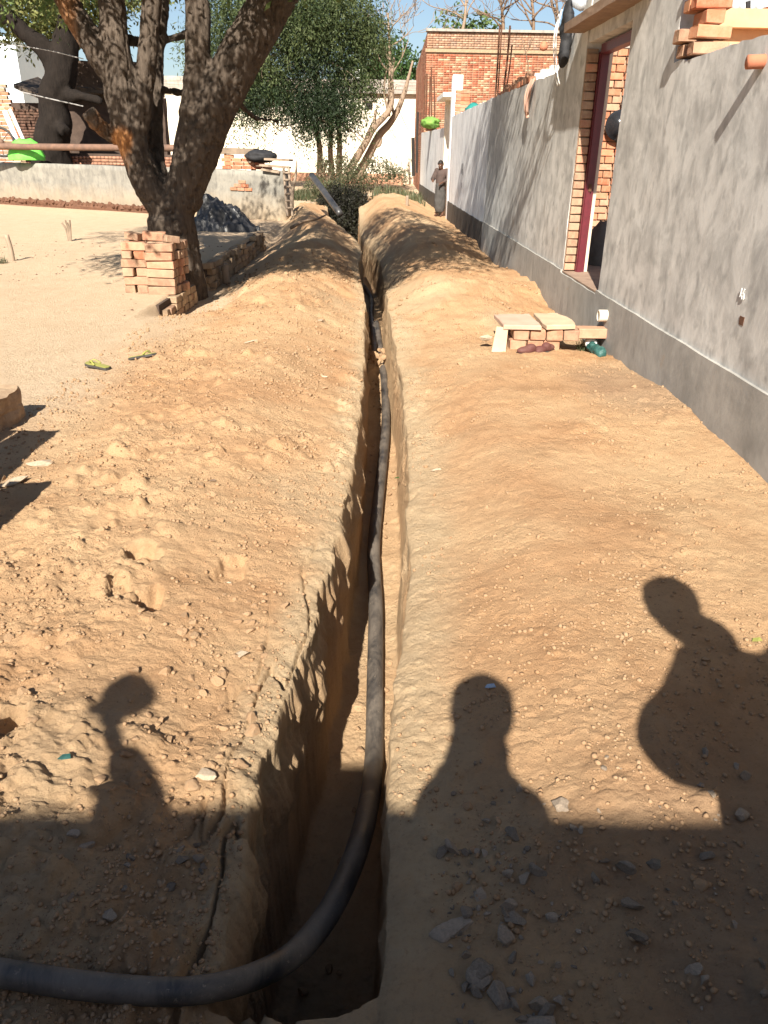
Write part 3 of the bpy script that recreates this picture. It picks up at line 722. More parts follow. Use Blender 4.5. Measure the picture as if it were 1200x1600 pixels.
stone_thing(808, 1418, (0.05, 0.045, 0.05), STONEM[3], 'lone squarish grey stone above the near rubble', 0.08)
stone_thing(848, 1580, (0.10, 0.07, 0.06), STONEM[4], 'flat grey stone at the bottom edge of the near rubble', 0.08)

# ------------------------------------------------------------------ the black pipe
def build_pipe():
    pts = []
    fl = lambda y: float(np.interp(y, FLOOR_Y, FLOOR_Z))
    R = 0.041
    near = [G(-120, 1500, 0.09), G(0, 1520, 0.09), G(150, 1542, 0.08), G(300, 1548, 0.05), G(415, 1518, -0.04), G(484, 1466, -0.15), G(535, 1385, -0.26), G(570, 1285, -0.42)]
    pix = [(584, 1190), (586, 1060), (587, 950), (584, 860), (590, 790), (598, 720), (603, 660), (601, 600), (596, 560), (592, 530), (588, 505)]
    pts = [tuple(p) for p in near]
    for px, py in pix:
        z = fl(3) + R + 0.02; g = G(px, py, z); z = fl(g[1]) + R + 0.025; g = G(px, py, z); pts.append(tuple(g))
    for y in (9.5, 11, 13, 15.5, 19, 24):
        x = (xl(np.array([float(y)]))[0] + xr(np.array([float(y)]))[0]) / 2; pts.append((x, y, fl(y) + R))
    rr = [0.0265] * 4 + [0.028, 0.031, 0.034, 0.037] + [R] * (len(pts) - 8)
    mb = MB(); mb.tube(pts, rr, 20, 12)
    o = mb.build('water_pipe', M['pipe'], smooth=True)
    tag(o, 'long black plastic pipe running along the trench floor', 'pipe')
build_pipe()

# ------------------------------------------------------------------ bricks
def brick_mesh(name, seed, mat, d=(0.23, 0.11, 0.072)):
    bm = bmesh.new(); bmesh.ops.create_cube(bm, size=1.0)
    for v in bm.verts: v.co = Vector((v.co.x * d[0], v.co.y * d[1], v.co.z * d[2]))
    bmesh.ops.bevel(bm, geom=list(bm.edges), offset=0.006, segments=1, affect='EDGES')
    r = random.Random(seed)
    for v in bm.verts: v.co += Vector((r.uniform(-1, 1), r.uniform(-1, 1), r.uniform(-1, 1))) * 0.0028
    for v in bm.verts:
        c = Vector((math.copysign(d[0] / 2, v.co.x), math.copysign(d[1] / 2, v.co.y), math.copysign(d[2] / 2, v.co.z)))
        if r.random() < 0.12: v.co -= c.normalized() * 0.008
    me = bpy.data.meshes.new(name); bm.to_mesh(me); bm.free(); me.materials.append(mat); return me
BR = {k: [brick_mesh('brick', 7 * i + len(k), M['brick_' + k]) for i in range(4)] for k in ('red', 'pale', 'sand', 'old')}
def brick(parent, pos, rot=(0, 0, 0), kinds=('pale',), scale=(1, 1, 1), local=False):
    return inst('brick', rnd.choice(BR[rnd.choice(kinds)]), pos, rot, parent, scale, local)

def brick_field(name, origin, ux, n_out, width, height, mat, parent, cols, bl=0.23, bh=0.078, joint=0.012, proud=0.012, skip=None, depth=0.05, jit=0.004):
    """brickwork whose single bricks are below ten pixels: real boxes joined in one part, each with its own colour"""
    ux = np.array(ux, float); nn = np.array(n_out, float); uz = np.array([0, 0, 1.0]); V = []; C = []
    rows = int(height / (bh)); k = 0
    for r_ in range(rows):
        off = (bl / 2 if r_ % 2 else 0.0); x = -off; header = r_ % 2
        L = bl if not header else bl / 2
        while x < width:
            a, b = max(x, 0), min(x + L - joint, width)
            if b - a > 0.03 and not (skip and skip((a + b) / 2, (r_ + .5) * bh)):
                p = proud + rs.uniform(-jit, jit); z0, z1 = r_ * bh, (r_ + 1) * bh - joint
                for s_ in (a, b):
                    for z in (z0, z1):
                        for o_ in (p - depth, p): V.append(np.array(origin) + ux * (s_ + rs.uniform(-.002, .002)) + uz * (z + rs.uniform(-.002, .002)) + nn * o_)
                c = np.array(cols[rs.randint(len(cols))]) * rs.uniform(0.75, 1.2); C += [(*c, 1)] * 8; k += 1
            x += L
    V = np.array(V); q = np.array([(0, 1, 3, 2), (4, 6, 7, 5), (0, 4, 5, 1), (2, 3, 7, 6), (0, 2, 6, 4), (1, 5, 7, 3)])
    Fq = (q[None] + (np.arange(k) * 8)[:, None, None]).reshape(-1, 4)
    o = add(name, V, Fq, mat, parent); set_attr(o, 'col', np.array(C)); tag(o, kind='stuff'); return o

# ------------------------------------------------------------------ the long plastered wall on the right
def panel(y0, y1, z0, z1, thick, mat, name, parent, step=0.06, amp=0.006, face=0.0, rough_top=0.02, z1b=None, lx_back=None, seed=0):
    """plastered wall length in the wall's frame: uneven face, ragged top"""
    ny = max(2, int((y1 - y0) / step)); nz = max(2, int((z1 - z0) / step))
    ly = np.linspace(y0, y1, ny + 1); t = np.linspace(0, 1, nz + 1)
    top = (z1 + (0 if z1b is None else (z1b - z1)) * (ly - y0) / (y1 - y0)) + rough_top * fbm2(ly * 6, ly * 0 + seed, 7, 3)
    Yg = np.repeat(ly[:, None], nz + 1, 1); Zg = z0 + (top[:, None] - z0) * t[None]
    Xf = face + amp * fbm2(Yg * 2.2, Zg * 2.2, 19, 3); Xb = np.full_like(Xf, face + thick)
    def grid(Xg): return np.stack([Xg, Yg, Zg], -1).reshape(-1, 3)
    Vf, Vb = grid(Xf), grid(Xb); n1 = nz + 1; N = len(Vf)
    i = (np.arange(ny)[:, None] * n1 + np.arange(nz)[None]).reshape(-1)
    Ff = np.stack([i, i + 1, i + 1 + n1, i + n1], 1); Fb = Ff[:, ::-1] + N
    e = []
    for k in range(ny): a = k * n1 + nz; e.append((a, a + N, a + n1 + N, a + n1)); a = k * n1; e.append((a, a + n1, a + n1 + N, a + N))
    for k in range(nz): a = k; e.append((a, a + N, a + 1 + N, a + 1)); a = ny * n1 + k; e.append((a, a + 1, a + 1 + N, a + N))
    VV = np.concatenate([Vf, Vb]); E = np.array(e); VE = VV[E.ravel()]; FE = np.arange(len(VE)).reshape(-1, 4) + len(VV)   # caps keep crisp edges
    Fq = np.concatenate([Ff, Fb, FE])
    return add(name, np.concatenate([VV, VE]), Fq, mat, parent, True, True)

wall = thing('boundary_wall', 'long grey cement plastered wall with a doorway along the right side', 'wall', WALL_LOC, WALL_ROT)
panel(-3.0, 6.10, 0.50, 2.20, 0.23, M['wall'], 'wall_panel', wall, seed=1)
panel(6.10, 7.20, 0.50, 3.25, 0.24, M['wall'], 'wall_pier', wall, face=0.0, seed=2)
panel(8.63, 9.95, 0.50, 3.05, 0.24, M['wall'], 'wall_pier', wall, face=0.0, z1b=2.42, seed=3)
panel(9.95, 15.1, 0.50, 2.46, 0.23, M['wall'], 'wall_panel', wall, z1b=2.50, seed=4)
panel(-3.0, 7.20, -0.45, 0.505, 0.25, M['plinth'], 'plinth', wall, face=-0.022, rough_top=0.006, amp=0.004, seed=5)
panel(7.20, 8.63, -0.45, 0.47, 0.24, M['plinth'], 'plinth', wall, face=-0.022, rough_top=0.006, amp=0.004, seed=6)
panel(8.63, 15.1, -0.45, 0.50, 0.25, M['plinth'], 'plinth', wall, face=-0.022, rough_top=0.006, amp=0.004, seed=7)
# door sill
MB().bbox((-0.005, 7.205, 0.475), (0.34, 8.625, 0.49)).build('door_sill', M['slab'], wall, local=True)
# far reveal of the doorway: brick edge, maroon post, cream render
for k in range(26):
    z = 0.535 + k * 0.0805
    if z > 2.5: break
    brick(wall, (0.058, 8.60, z), (0, 0, 0), ('pale', 'sand', 'sand'), (0.46, 0.50, 0.98), True)
MB().bbox((0.004, 8.606, 0.49), (0.112, 8.629, 2.55)).build('mortar_bed', M['mortar'], wall, local=True)
MB().bbox((0.115, 8.53, 0.49), (0.205, 8.628, 2.52)).build('door_post', M['maroon'], wall, local=True)
MB().bbox((0.125, 8.508, 0.49), (0.165, 8.53, 2.52)).build('door_stop', M['maroon'], wall, local=True)
MB().box((0.16, 8.504, 1.32), (0.03, 0.012, 0.07)).build('door_latch', M['rust'], wall, local=True)
MB().bbox((0.207, 8.56, 0.49), (0.245, 8.628, 2.6)).build('cream_strip', M['cream'], wall, local=True)
MB().bbox((0.115, 7.202, 2.50), (0.205, 8.53, 2.58)).build('door_head', M['maroon'], wall, local=True)
panel(7.18, 8.66, 2.60, 3.05, 0.20, M['wall'], 'lintel', wall, face=0.01, seed=8)
# concrete canopy slab over the door
def rough_box(a, b, mat, name, parent, amp=0.006, step=0.06, local=True):
    a = np.array(a, float); b = np.array(b, float); bm = bmesh.new(); bmesh.ops.create_cube(bm, size=1.0)
    n = int(max(2, min(12, (b - a).max() / step))); bmesh.ops.subdivide_edges(bm, edges=list(bm.edges), cuts=n, use_grid_fill=True)
    V = np.array([v.co[:] for v in bm.verts]) * (b - a) + (a + b) / 2
    V = V + amp * np.stack([fbm3(V * 7, 3 + k, 3) for k in range(3)], 1)
    Fc = [tuple(v.index for v in f.verts) for f in bm.faces]; bm.free()
    return add(name, V, Fc, mat, parent, False, local)
rough_box((-0.20, 6.75, 2.70), (0.16, 8.82, 2.775), M['slab'], 'canopy_slab', wall, 0.008)
# stub of pipe near the right edge, peg and hole
MB().tube([(0.02, 4.70, 2.075), (-0.085, 4.705, 2.07)], 0.035, 14, 3).build('clay_pipe_stub', M['orange_red'], wall, True, True)
rough_box((-0.006, 4.315, 0.765), (0.01, 4.365, 0.815), M['dung'], 'patched_hole', wall, 0.008, 0.01)
# strokes chalked and painted on the wall
def strokes(name, mat, segs, wpx, wid, parent, face=-0.012):
    mb = MB()
    for (a, b) in segs:
        a = np.array([face, *a]); b = np.array([face, *b]); c = (a + b) / 2; L = np.linalg.norm(b - a); an = math.atan2(b[2] - a[2], b[1] - a[1])
        mb.box(c, (0.004, L + wid * 0.5, wid), (an, 0, 0))
    return mb.build(name, mat, parent, local=True)
strokes('chalk_mark', M['chalk'], [((4.405, .91), (4.40, .955)), ((4.365, .955), (4.385, .925)), ((4.385, .925), (4.38, .90)), ((4.38, .90), (4.357, .905)), ((4.357, .905), (4.36, .928)), ((4.36, .928), (4.38, .93))], 0, 0.006, wall, -0.008)

# two bricks and more stacked on the wall top next to the pier
stk = thing('brick_stack', 'orange bricks piled on the wall top beside the tall pier', 'bricks', (xw(5.8), 5.8, 2.2), WALL_ROT, 'stacked bricks')
for k, (lx, ly, lz, rz, sc) in enumerate([(0.10, 0.17, 0.05, 0.05, (1, 1, 1)), (0.10, -0.02, 0.05, -0.04, (1, 1, 1)), (0.06, 0.16, 0.135, 0.0, (1, 1.1, 1.1)), (0.09, -0.04, 0.135, 0.06, (1, 1.1, 1)),
                                       (0.10, 0.05, 0.22, 1.55, (1.1, 1.1, 1.1)), (0.10, 0.17, 0.305, 0.02, (1, 1.1, 1)), (0.09, 0.02, 0.305, -0.03, (1, 1, 1)), (0.10, 0.10, 0.39, 1.5, (1.1, 1.2, 1.1)), (0.08, 0.08, 0.475, 0.1, (1.1, 1.1, 1))]):
    brick(stk, (lx, ly, lz), (0, 0, rz), ('red', 'red', 'pale'), sc, True)

# whitewashed continuation with its gateway
ww = thing('whitewashed_wall', 'streaky whitewashed wall beyond the grey one with dark foot and gate pillar', 'wall', WALL_LOC, WALL_ROT)
panel(15.12, 22.4, 0.47, 2.50, 0.23, M['white_wash'], 'wall_panel', ww, step=0.12, face=0.0, seed=11)
panel(15.12, 22.4, -0.45, 0.47, 0.25, M['plinth_dark'], 'plinth', ww, step=0.15, face=-0.02, seed=12)
panel(22.42, 22.75, -0.3, 3.45, 0.26, M['white_wash'], 'gate_pillar', ww, step=0.1, face=-0.02, seed=13)
panel(24.3, 24.6, -0.3, 3.0, 0.26, M['white'], 'gate_pillar', ww, step=0.1, face=-0.01, seed=14)
rough_box((-0.22, 22.76, 2.98), (0.24, 24.9, 3.08), M['white_clean'], 'canopy_slab', ww, 0.004, 0.3)
panel(24.6, 36.0, 0.45, 2.30, 0.23, M['white_wash'], 'wall_panel', ww, step=0.2, face=0.0, z1b=2.42, seed=15)
panel(24.6, 36.0, -0.45, 0.45, 0.25, M['plinth_dark'], 'plinth', ww, step=0.2, face=-0.02, seed=16)
strokes('painted_mark', M['black_paint'], [((19.25, 1.42), (19.25, 1.22)), ((19.05, 1.42), (19.0, 1.33)), ((19.0, 1.33), (19.08, 1.28)), ((19.08, 1.28), (19.0, 1.2)), ((19.1, 1.02), (19.1, 0.94))], 0, 0.035, ww, -0.012)

def top_bricks(label, spots, y, x, z, kinds=('red',), cat='bricks'):
    t = thing('brick_stack', label, cat, (x, y, z), 0, 'stacked bricks')
    for (dx, dy, dz, rz) in spots: brick(t, (dx, dy, dz), (0, 0, rz), kinds, (1, 1, 1), True)
    return t
top_bricks('red bricks stacked on the whitewashed wall top right of the gate pillar', [(0.0 + 0.12 * (k % 2), -0.1 - 0.12 * (k % 3) * 0.0, 0.04 + 0.078 * (k // 2), 0.05) for k in range(14)], 21.6, xw(21.6) + 0.10, 2.5, ('red', 'pale'))
top_bricks('low row of red bricks on the wall where rods stick out', [(0.10, 0.26 * k, 0.04, 1.57 + rnd.uniform(-.1, .1)) for k in range(-6, 7)] + [(0.12, 0.26 * k, 0.118, 1.5) for k in (-5, -2, 0, 3, 4)], 13.4, xw(13.4), 2.49, ('red', 'pale'))
gb = thing('brick_stack', 'few dusty bricks on the far wall top under a green cloth', 'bricks', (xw(30.0) + 0.02, 30.0, 2.35), 0, 'stacked bricks')
for k in range(6): brick(gb, (-0.02 * k, 0.3 * (k % 2), 0.04 + 0.078 * (k // 2), ), (0, 0, 0.1 * k), ('sand', 'pale'), (1.6, 1.4, 1), True)
def cloth_blob(name, c, r, mat, seed, parent=None, fold=0.25, n=28, m=18, cut=True):
    V, Fc = ellipsoid((0, 0, 0), r, n=n, m=m)
    nr = V / (np.linalg.norm(V, axis=1)[:, None] + 1e-9)
    rid = 1 - np.abs(fbm3(V / max(r) * 2.6 + seed, seed, 3)) * 2
    V = V * (1 + fold * rid)[:, None]
    if cut: V[:, 2] = np.maximum(V[:, 2], -0.02)
    return add(name, V + np.array(c), Fc, mat, parent, True)
o = cloth_blob('green_cloth', (xw(30) - 0.02, 29.9, 2.60), (0.24, 0.3, 0.13), M['green_cloth'], 3, fold=0.6, cut=False); tag(o, 'lime green cloth lying on bricks atop the far wall', 'cloth')
o = cloth_blob('teal_bucket', (xw(19.5) + 0.2, 19.5, 2.5), (0.16, 0.35, 0.14), M['teal'], 5, fold=0.25); tag(o, 'teal plastic sheet poking above the whitewashed wall', 'plastic sheet')

# rods of reinforcing steel
def rods(label, lst):
    t = thing('steel_rods', label, 'steel rods', tuple(lst[0][0]), 0, 'reinforcing rods standing out of walls')
    for a, b, r in lst: MB().tube([a, (np.array(a) + np.array(b)) / 2 + np.array([0.01, 0, 0]), b], r, 6, 2).build('rod', M['rust'], t)
rods('tall pair of rusty rods rising from the joint of grey and white walls', [((xw(15.1) + .05, 15.1, 0.9 + 1.0), P(781, 40, 15.1), 0.016), ((xw(15.1) + .09, 15.1, 1.9), P(784, 42, 15.2), 0.012), (P(787, 140, 14.6), P(797, 40, 14.6), 0.016), (P(791, 140, 14.6), P(800, 70, 14.6), 0.012)])
rods('bundle of rusty rods standing in front of the tall brick house', [(P(665, 195, 33), P(667, 115, 33), 0.035), (P(670, 195, 33), P(672, 120, 33), 0.03), (P(674, 192, 33), P(674, 105, 33), 0.03), (P(679, 192, 33), P(678, 118, 33), 0.03), (P(662, 195, 33), P(664, 118, 33), 0.03)])

# hanging things on the wall
def rag():
    a = np.array([-0.02, 11.2, 2.52]); V = []; Fc = []
    nu, nv = 7, 16
    for j in range(nv + 1):
        t = j / nv; wv = 0.10 * (1 - t) ** 0.8 + 0.015 + 0.06 * math.sin(t * 3.0)
        for i in range(nu + 1):
            s = i / nu - 0.5
            V.append((-0.03 - 0.05 * math.sin(t * 2.6) - 0.02 * math.sin(s * 14 + t * 3), 11.2 + s * wv * 2 + 0.04 * t, 2.49 - 0.42 * t + 0.02 * math.sin(s * 8)))
    for j in range(nv):
        for i in range(nu): k = j * (nu + 1) + i; Fc.append((k, k + 1, k + nu + 2, k + nu + 1))
    V = np.array(V); R = np.array(Matrix.Rotation(WALL_ROT, 3, 'Z')); V = V @ R.T + np.array(WALL_LOC)
    N = len(V); V = np.vstack([V, V + np.array([0.006, 0, 0])]); Fc = Fc + [tuple(x + N for x in f[::-1]) for f in Fc]
    o = add('hanging_rag', V, Fc, M['pink'], None, True); tag(o, 'faded peach rag hanging over the wall top', 'cloth')
rag()
def WL(lx, ly, lz): 
    c, s = math.cos(WALL_ROT), math.sin(WALL_ROT); return (WALL_LOC[0] + lx * c - ly * s, lx * s + ly * c, lz)
t = thing('hanging_bag', 'black bag with white straps hanging by the canopy slab', 'bag', WL(-0.10, 9.3, 2.62))
V, Fc, N_ = fuse([ellipsoid(WL(-0.07, 9.30, 2.80), (0.06, 0.15, 0.27)), ellipsoid(WL(-0.09, 9.22, 2.55), (0.06, 0.09, 0.13))], 0.02, 3)
V = V + N_ * (0.025 * fbm3(V * 9, 5, 3))[:, None]
add('bag_body', V, Fc, M['black'], t, True)
for k in (0, 1):
    MB().tube([WL(-0.16, 9.2 + .1 * k, 2.95), WL(-0.2, 9.16 + .1 * k, 2.7), WL(-0.15, 9.18 + .1 * k, 2.4), WL(-0.1, 9.22 + .1 * k, 2.28)], 0.007, 6, 4).build('strap', M['white_clean'], t, True)
# white plastic outlet in the plinth
t = thing('drain_pipe', 'short white plastic pipe end sticking out of the plinth', 'pipe', WL(-0.02, 6.76, 0.36))
RY = Euler((0, -math.pi / 2, WALL_ROT))
MB().lathe(WL(-0.02, 6.76, 0.36), [(0.050, 0.0), (0.050, 0.075), (0.042, 0.077), (0.042, 0.0)], 24, R=RY).build('pipe_ring', M['pvc'], t, True)
MB().lathe(WL(-0.02, 6.76, 0.36), [(0.042, 0.006), (0.001, 0.006)], 24, R=RY).build('pipe_plug', M['pvc'], t, True)
for k in range(3):
    a = k * 2.1
    MB().lathe(WL(-0.03, 6.76 + 0.018 * math.cos(a), 0.36 + 0.018 * math.sin(a)), [(0.011, 0.0), (0.011, 0.012), (0.001, 0.012)], 12, R=RY).build('plug_hole', M['grout'], t, True)
# green crushed bottle by the plinth foot
t = thing('crushed_bottle', 'crushed teal and white plastic bottle at the plinth foot', 'bottle', WL(-0.10, 6.72, 0.10))
V, Fc, N_ = fuse([capsule(WL(-0.09, 6.95, 0.12), WL(-0.13, 6.72, 0.10), 0.035, 0.045), capsule(WL(-0.13, 6.72, 0.10), WL(-0.10, 6.52, 0.09), 0.04, 0.048)], 0.008, 2)
V = V + N_ * (0.012 * fbm3(V * 30, 5, 2))[:, None]; add('bottle_body', V, Fc, M['teal_litter'], t, True)
MB().tube([WL(-0.125, 6.80, 0.125), WL(-0.13, 6.74, 0.12)], 0.05, 12, 2).build('label_band', M['chalk'], t, True)

# ------------------------------------------------------------------ inside the doorway
tag(MB().bbox((1.95, 4.5, 0.36), (7.0, 10.9, 0.455)).build('courtyard_floor', M['slab'], local=False), kind='structure')
cw = thing('courtyard_wall', 'inner wall of bare red bricks seen through the doorway', 'wall', (2.05, 10.62, 0.45))
MB().bbox((2.05, 10.64, 0.45), (4.6, 10.84, 2.78)).build('mortar_core', M['mortar'], cw)
k = 0
for r_ in range(28):
    z = 0.45 + 0.045 + r_ * 0.083; x = 2.07 - (0.12 if r_ % 2 else 0.0)
    L = 0.24 if r_ % 2 == 0 else 0.122
    while x < 3.9:
        if x > 2.0:
            brick(cw, (x + L / 2, 10.615 if L > .2 else 10.615 - 0.0, z), (0, 0, rnd.uniform(-.01, .01)), ('red', 'red', 'pale'), (0.95 * L / 0.24 * 1.0, 0.6, 1.0)); k += 1
        x += L
MB().bbox((2.05, 10.60, 2.782), (4.6, 10.86, 2.84)).build('coping', M['stained'], cw)
# round black pan hanging on it
t = thing('black_pan', 'round glossy black pan hanging on the inner brick wall', 'pan', (2.93, 10.5, 1.75))
c0 = P(968, 196, 10.50)
MB().lathe(c0, [(0.001, 0.12), (0.07, 0.105), (0.13, 0.06), (0.165, 0.0), (0.172, 0.0), (0.172, -0.012), (0.155, -0.01)], 28, R=Euler((math.pi / 2, 0, 0))).build('pan_bowl', M['black_gloss'], t, True)
MB().tube([c0 + np.array([0.0, 0, 0.2]), c0 + np.array([0.0, 0.0, 0.32])], 0.012, 8, 2).build('handle', M['black_gloss'], t)
o = cloth_blob('shade_blob', P(938, 385, 9.6) * np.array([1, 1, 0]) + np.array([0.05, 0, 0.46]), (0.24, 0.3, 0.45), M['trousers'], 8, fold=0.12); tag(o, 'dark sack standing in for a shaded low thing and floor shade inside the doorway', 'blob')  # dark lump added for a shaded low shape and the floor shade
wh = thing('white_house', 'white painted house wall beyond the inner brick wall', 'house', (6.0, 17.5, 0))
MB().bbox((3.6, 15.0, -0.1), (5.2, 17.0, 4.6)).build('wall', M['white_clean'], wh)
MB().bbox((3.5, 14.9, 4.602), (5.25, 17.1, 4.75)).build('roof_slab', M['white_clean'], wh)
# things beyond the wall, far right
oh = thing('orange_house', 'faded orange plastered house with flat roof beyond the wall', 'house', tuple(P(1160, 60, 17) * np.array([1, 1, 0])))
a0 = P(1098, 20, 17); b0 = P(1300, 60, 17)
MB().bbox((a0[0] - 0.2, 17.0, 0), (a0[0] + 9, 23, P(1150, 46, 17)[2] - 0.0)).build('wall', M['orange_paint'], oh)
zt = P(1150, 46, 17)[2]
MB().bbox((a0[0] - 0.35, 16.75, zt + 0.002), (a0[0] + 9.2, 23.2, zt + 0.30)).build('roof_slab', M['orange_paint'], oh)
MB().bbox((a0[0] + 2.2, 17.4, zt + 0.302), (a0[0] + 9, 20.0, zt + 0.75)).build('parapet', M['orange_red'], oh)
th = thing('tin_shed', 'pale tin sheet shed behind the orange house', 'shed', (a0[0] + 2, 25, 0))
mb = MB(); mb.bbox((a0[0] - 0.5, 25, 0), (a0[0] + 8, 28, P(1180, 25, 25)[2])); mb.build('wall', M['white_clean'], th)
mb = MB()
for k in range(42): mb.tube([(a0[0] - 0.7 + k * 0.22, 24.6, P(1180, 22, 25)[2] + 0.05), (a0[0] - 0.7 + k * 0.22, 28.2, P(1180, 22, 25)[2] + 0.9)], 0.12, 8, 1)
mb.build('roof', M['tin'], th, True)
MB().tube([P(1169, 22, 19), P(1169, 2, 19)], 0.05, 8, 2).build('roof_vent', M['black'], oh)
# stepped white parapet with a pot
st = thing('stepped_stair_wall', 'white stepped stair wall rising beyond the grey wall top', 'stair wall', tuple(P(850, 110, 24) * np.array([1, 1, 0])))
xa, xb = P(790, 120, 24)[0], P(905, 90, 24)[0]
for k in range(8):
    x0 = xa + (xb - xa) * k / 8; z = P(800 + 12 * k, 134 - 6.5 * k, 24)[2]
    MB().bbox((x0, 24, 0), (x0 + (xb - xa) / 8 - 0.004, 24.3, z)).build('step', M['white_clean'], st)
t = thing('clay_pot', 'small clay pot on a peg of the tall brick house', 'pot', tuple(P(849, 76, 34.8)))
MB().lathe(P(849, 80, 34.8), [(r_ * 0.62, z_ * 0.62) for r_, z_ in ((0.0, 0.0), (0.2, 0.05), (0.27, 0.22), (0.2, 0.38), (0.15, 0.42), (0.2, 0.5), (0.14, 0.5), (0.12, 0.4))], 16).build('pot_body', M['orange_red'], t, True)

# ------------------------------------------------------------------ tall brick house at the end of the wall
bx = P(660, 285, 36.3)[0]
bh = thing('brick_house', 'tall bare red brick house at the far end of the lane wall', 'house', (bx, 36.3, 0))
HZ = P(664, 49, 36.3)[2]
RED = [(0.33, 0.10, 0.055), (0.37, 0.13, 0.07), (0.27, 0.08, 0.045), (0.33, 0.11, 0.06), (0.40, 0.22, 0.13), (0.42, 0.30, 0.19)]
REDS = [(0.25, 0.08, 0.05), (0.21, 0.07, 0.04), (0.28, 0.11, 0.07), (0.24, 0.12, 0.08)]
MB().bbox((bx, 36.3, -0.2), (bx + 14, 51, HZ)).build('wall_core', M['mortar'], bh)
FW = 13.9
brick_field('front_brickwork', (bx + 0.0, 36.3, 0), (1, 0, 0), (0, -1, 0), FW, HZ - 0.75, M['brick_attr'], bh, RED, bl=0.24, bh=0.082)
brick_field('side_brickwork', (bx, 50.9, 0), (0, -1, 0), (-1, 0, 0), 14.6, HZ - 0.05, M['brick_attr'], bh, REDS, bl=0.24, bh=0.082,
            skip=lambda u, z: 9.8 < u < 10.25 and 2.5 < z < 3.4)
MB().bbox((bx - 0.014, 40.66, 2.5), (bx + 0.02, 41.1, 3.4)).build('wall_slot', M['grout'], bh)
MB().bbox((bx - 0.06, 36.22, HZ - 0.72), (bx + FW, 36.32, HZ - 0.60)).build('brick_band', M['brick_old'], bh)
brick_field('parapet_brickwork', (bx + 0.0, 36.26, HZ - 0.58), (1, 0, 0), (0, -1, 0), FW, 0.60, M['brick_attr'], bh, [(0.36, 0.2, 0.13), (0.30, 0.2, 0.15), (0.4, 0.26, 0.18)], bl=0.24, bh=0.082)
MB().bbox((bx - 0.05, 36.15, HZ), (bx + FW, 36.6, HZ + 0.09)).build('coping', M['stained'], bh)
MB().tube([P(651, 270, 35), P(652, 205, 35), P(653, 175, 35)], 0.05, 8, 3).build('drain_pipe', M['grout'], bh)
MB().tube([P(646, 275, 35.2), P(645, 215, 35.2)], 0.07, 8, 3).build('drain_pipe', M['grout'], bh)

# ------------------------------------------------------------------ far white building
fb = thing('white_building', 'long old whitewashed building across the end of the lane', 'building', (-12, 50, 0))
zb, zp = P(560, 146, 50)[2], P(560, 124, 50)[2]
MB().bbox((-30, 50, -0.3), (2.6, 60, zb)).build('wall', M['white'], fb)
MB().bbox((-30.1, 49.7, zb + 0.002), (2.7, 60.1, zb + 0.14)).build('ledge', M['stained'], fb)
rough_box((-30, 50.02, zb + 0.142), (2.6, 50.4, zp), M['stained'], 'parapet', fb, 0.06, 0.5, False)
c1, c2 = P(571, 158, 50), P(582, 171, 50)
MB().bbox((c1[0], 49.96, c2[2]), (c2[0], 50.03, c1[2])).build('window', M['grout'], fb)
MB().bbox((c1[0] - 0.12, 49.9, c1[2] + 0.003), (c2[0] + 0.2, 50.02, c1[2] + 0.22)).build('window_hood', M['stained'], fb)
MB().bbox((-9.8, 49.9, P(400, 150, 50)[2]), (-4.2, 49.995, P(400, 146, 50)[2] + 0.3)).build('ledge_band', M['white_clean'], fb)
MB().bbox((-14, 48.4, -0.1), (0.8, 48.8, 0.55)).build('foot_wall', M['brick_pale'], fb)
tv = thing('far_terrace', 'white roof room peeping above the far building between trees', 'building', tuple(P(555, 110, 58) * np.array([1, 1, 0])))
MB().bbox(P(548, 122, 58) * np.array([1, 1, 0]), P(562, 108, 58) + np.array([0, 2, 0])).build('wall', M['white_clean'], tv)

# ------------------------------------------------------------------ trees
def branch_tree_shapes(br): return [tube(p, r, 12, 5) for p, r in br]
def twigs(start, dirv, L, r, depth, out, spread=0.6, up=0.15, R=None):
    R = R or rnd
    n = 5; pts = [np.array(start, float)]; d = np.array(dirv, float); d /= np.linalg.norm(d); rad = [r]
    for i in range(n):
        d = d + np.array([R.gauss(0, 1), R.gauss(0, 1), R.gauss(0, 1)]) * 0.16 + np.array([0, 0, up * 0.3]); d /= np.linalg.norm(d)
        pts.append(pts[-1] + d * L / n); rad.append(r * (1 - 0.13 * (i + 1)))
    out.append((pts, rad))
    if depth > 0:
        for k in range(R.choice([2, 3, 3])):
            i = R.randint(2, n); dd = d + np.array([R.gauss(0, 1), R.gauss(0, 1), R.gauss(0, 0.7) + up]) * spread
            twigs(pts[i], dd, L * R.uniform(0.55, 0.8), rad[i] * 0.6, depth - 1, out, spread, up, R)
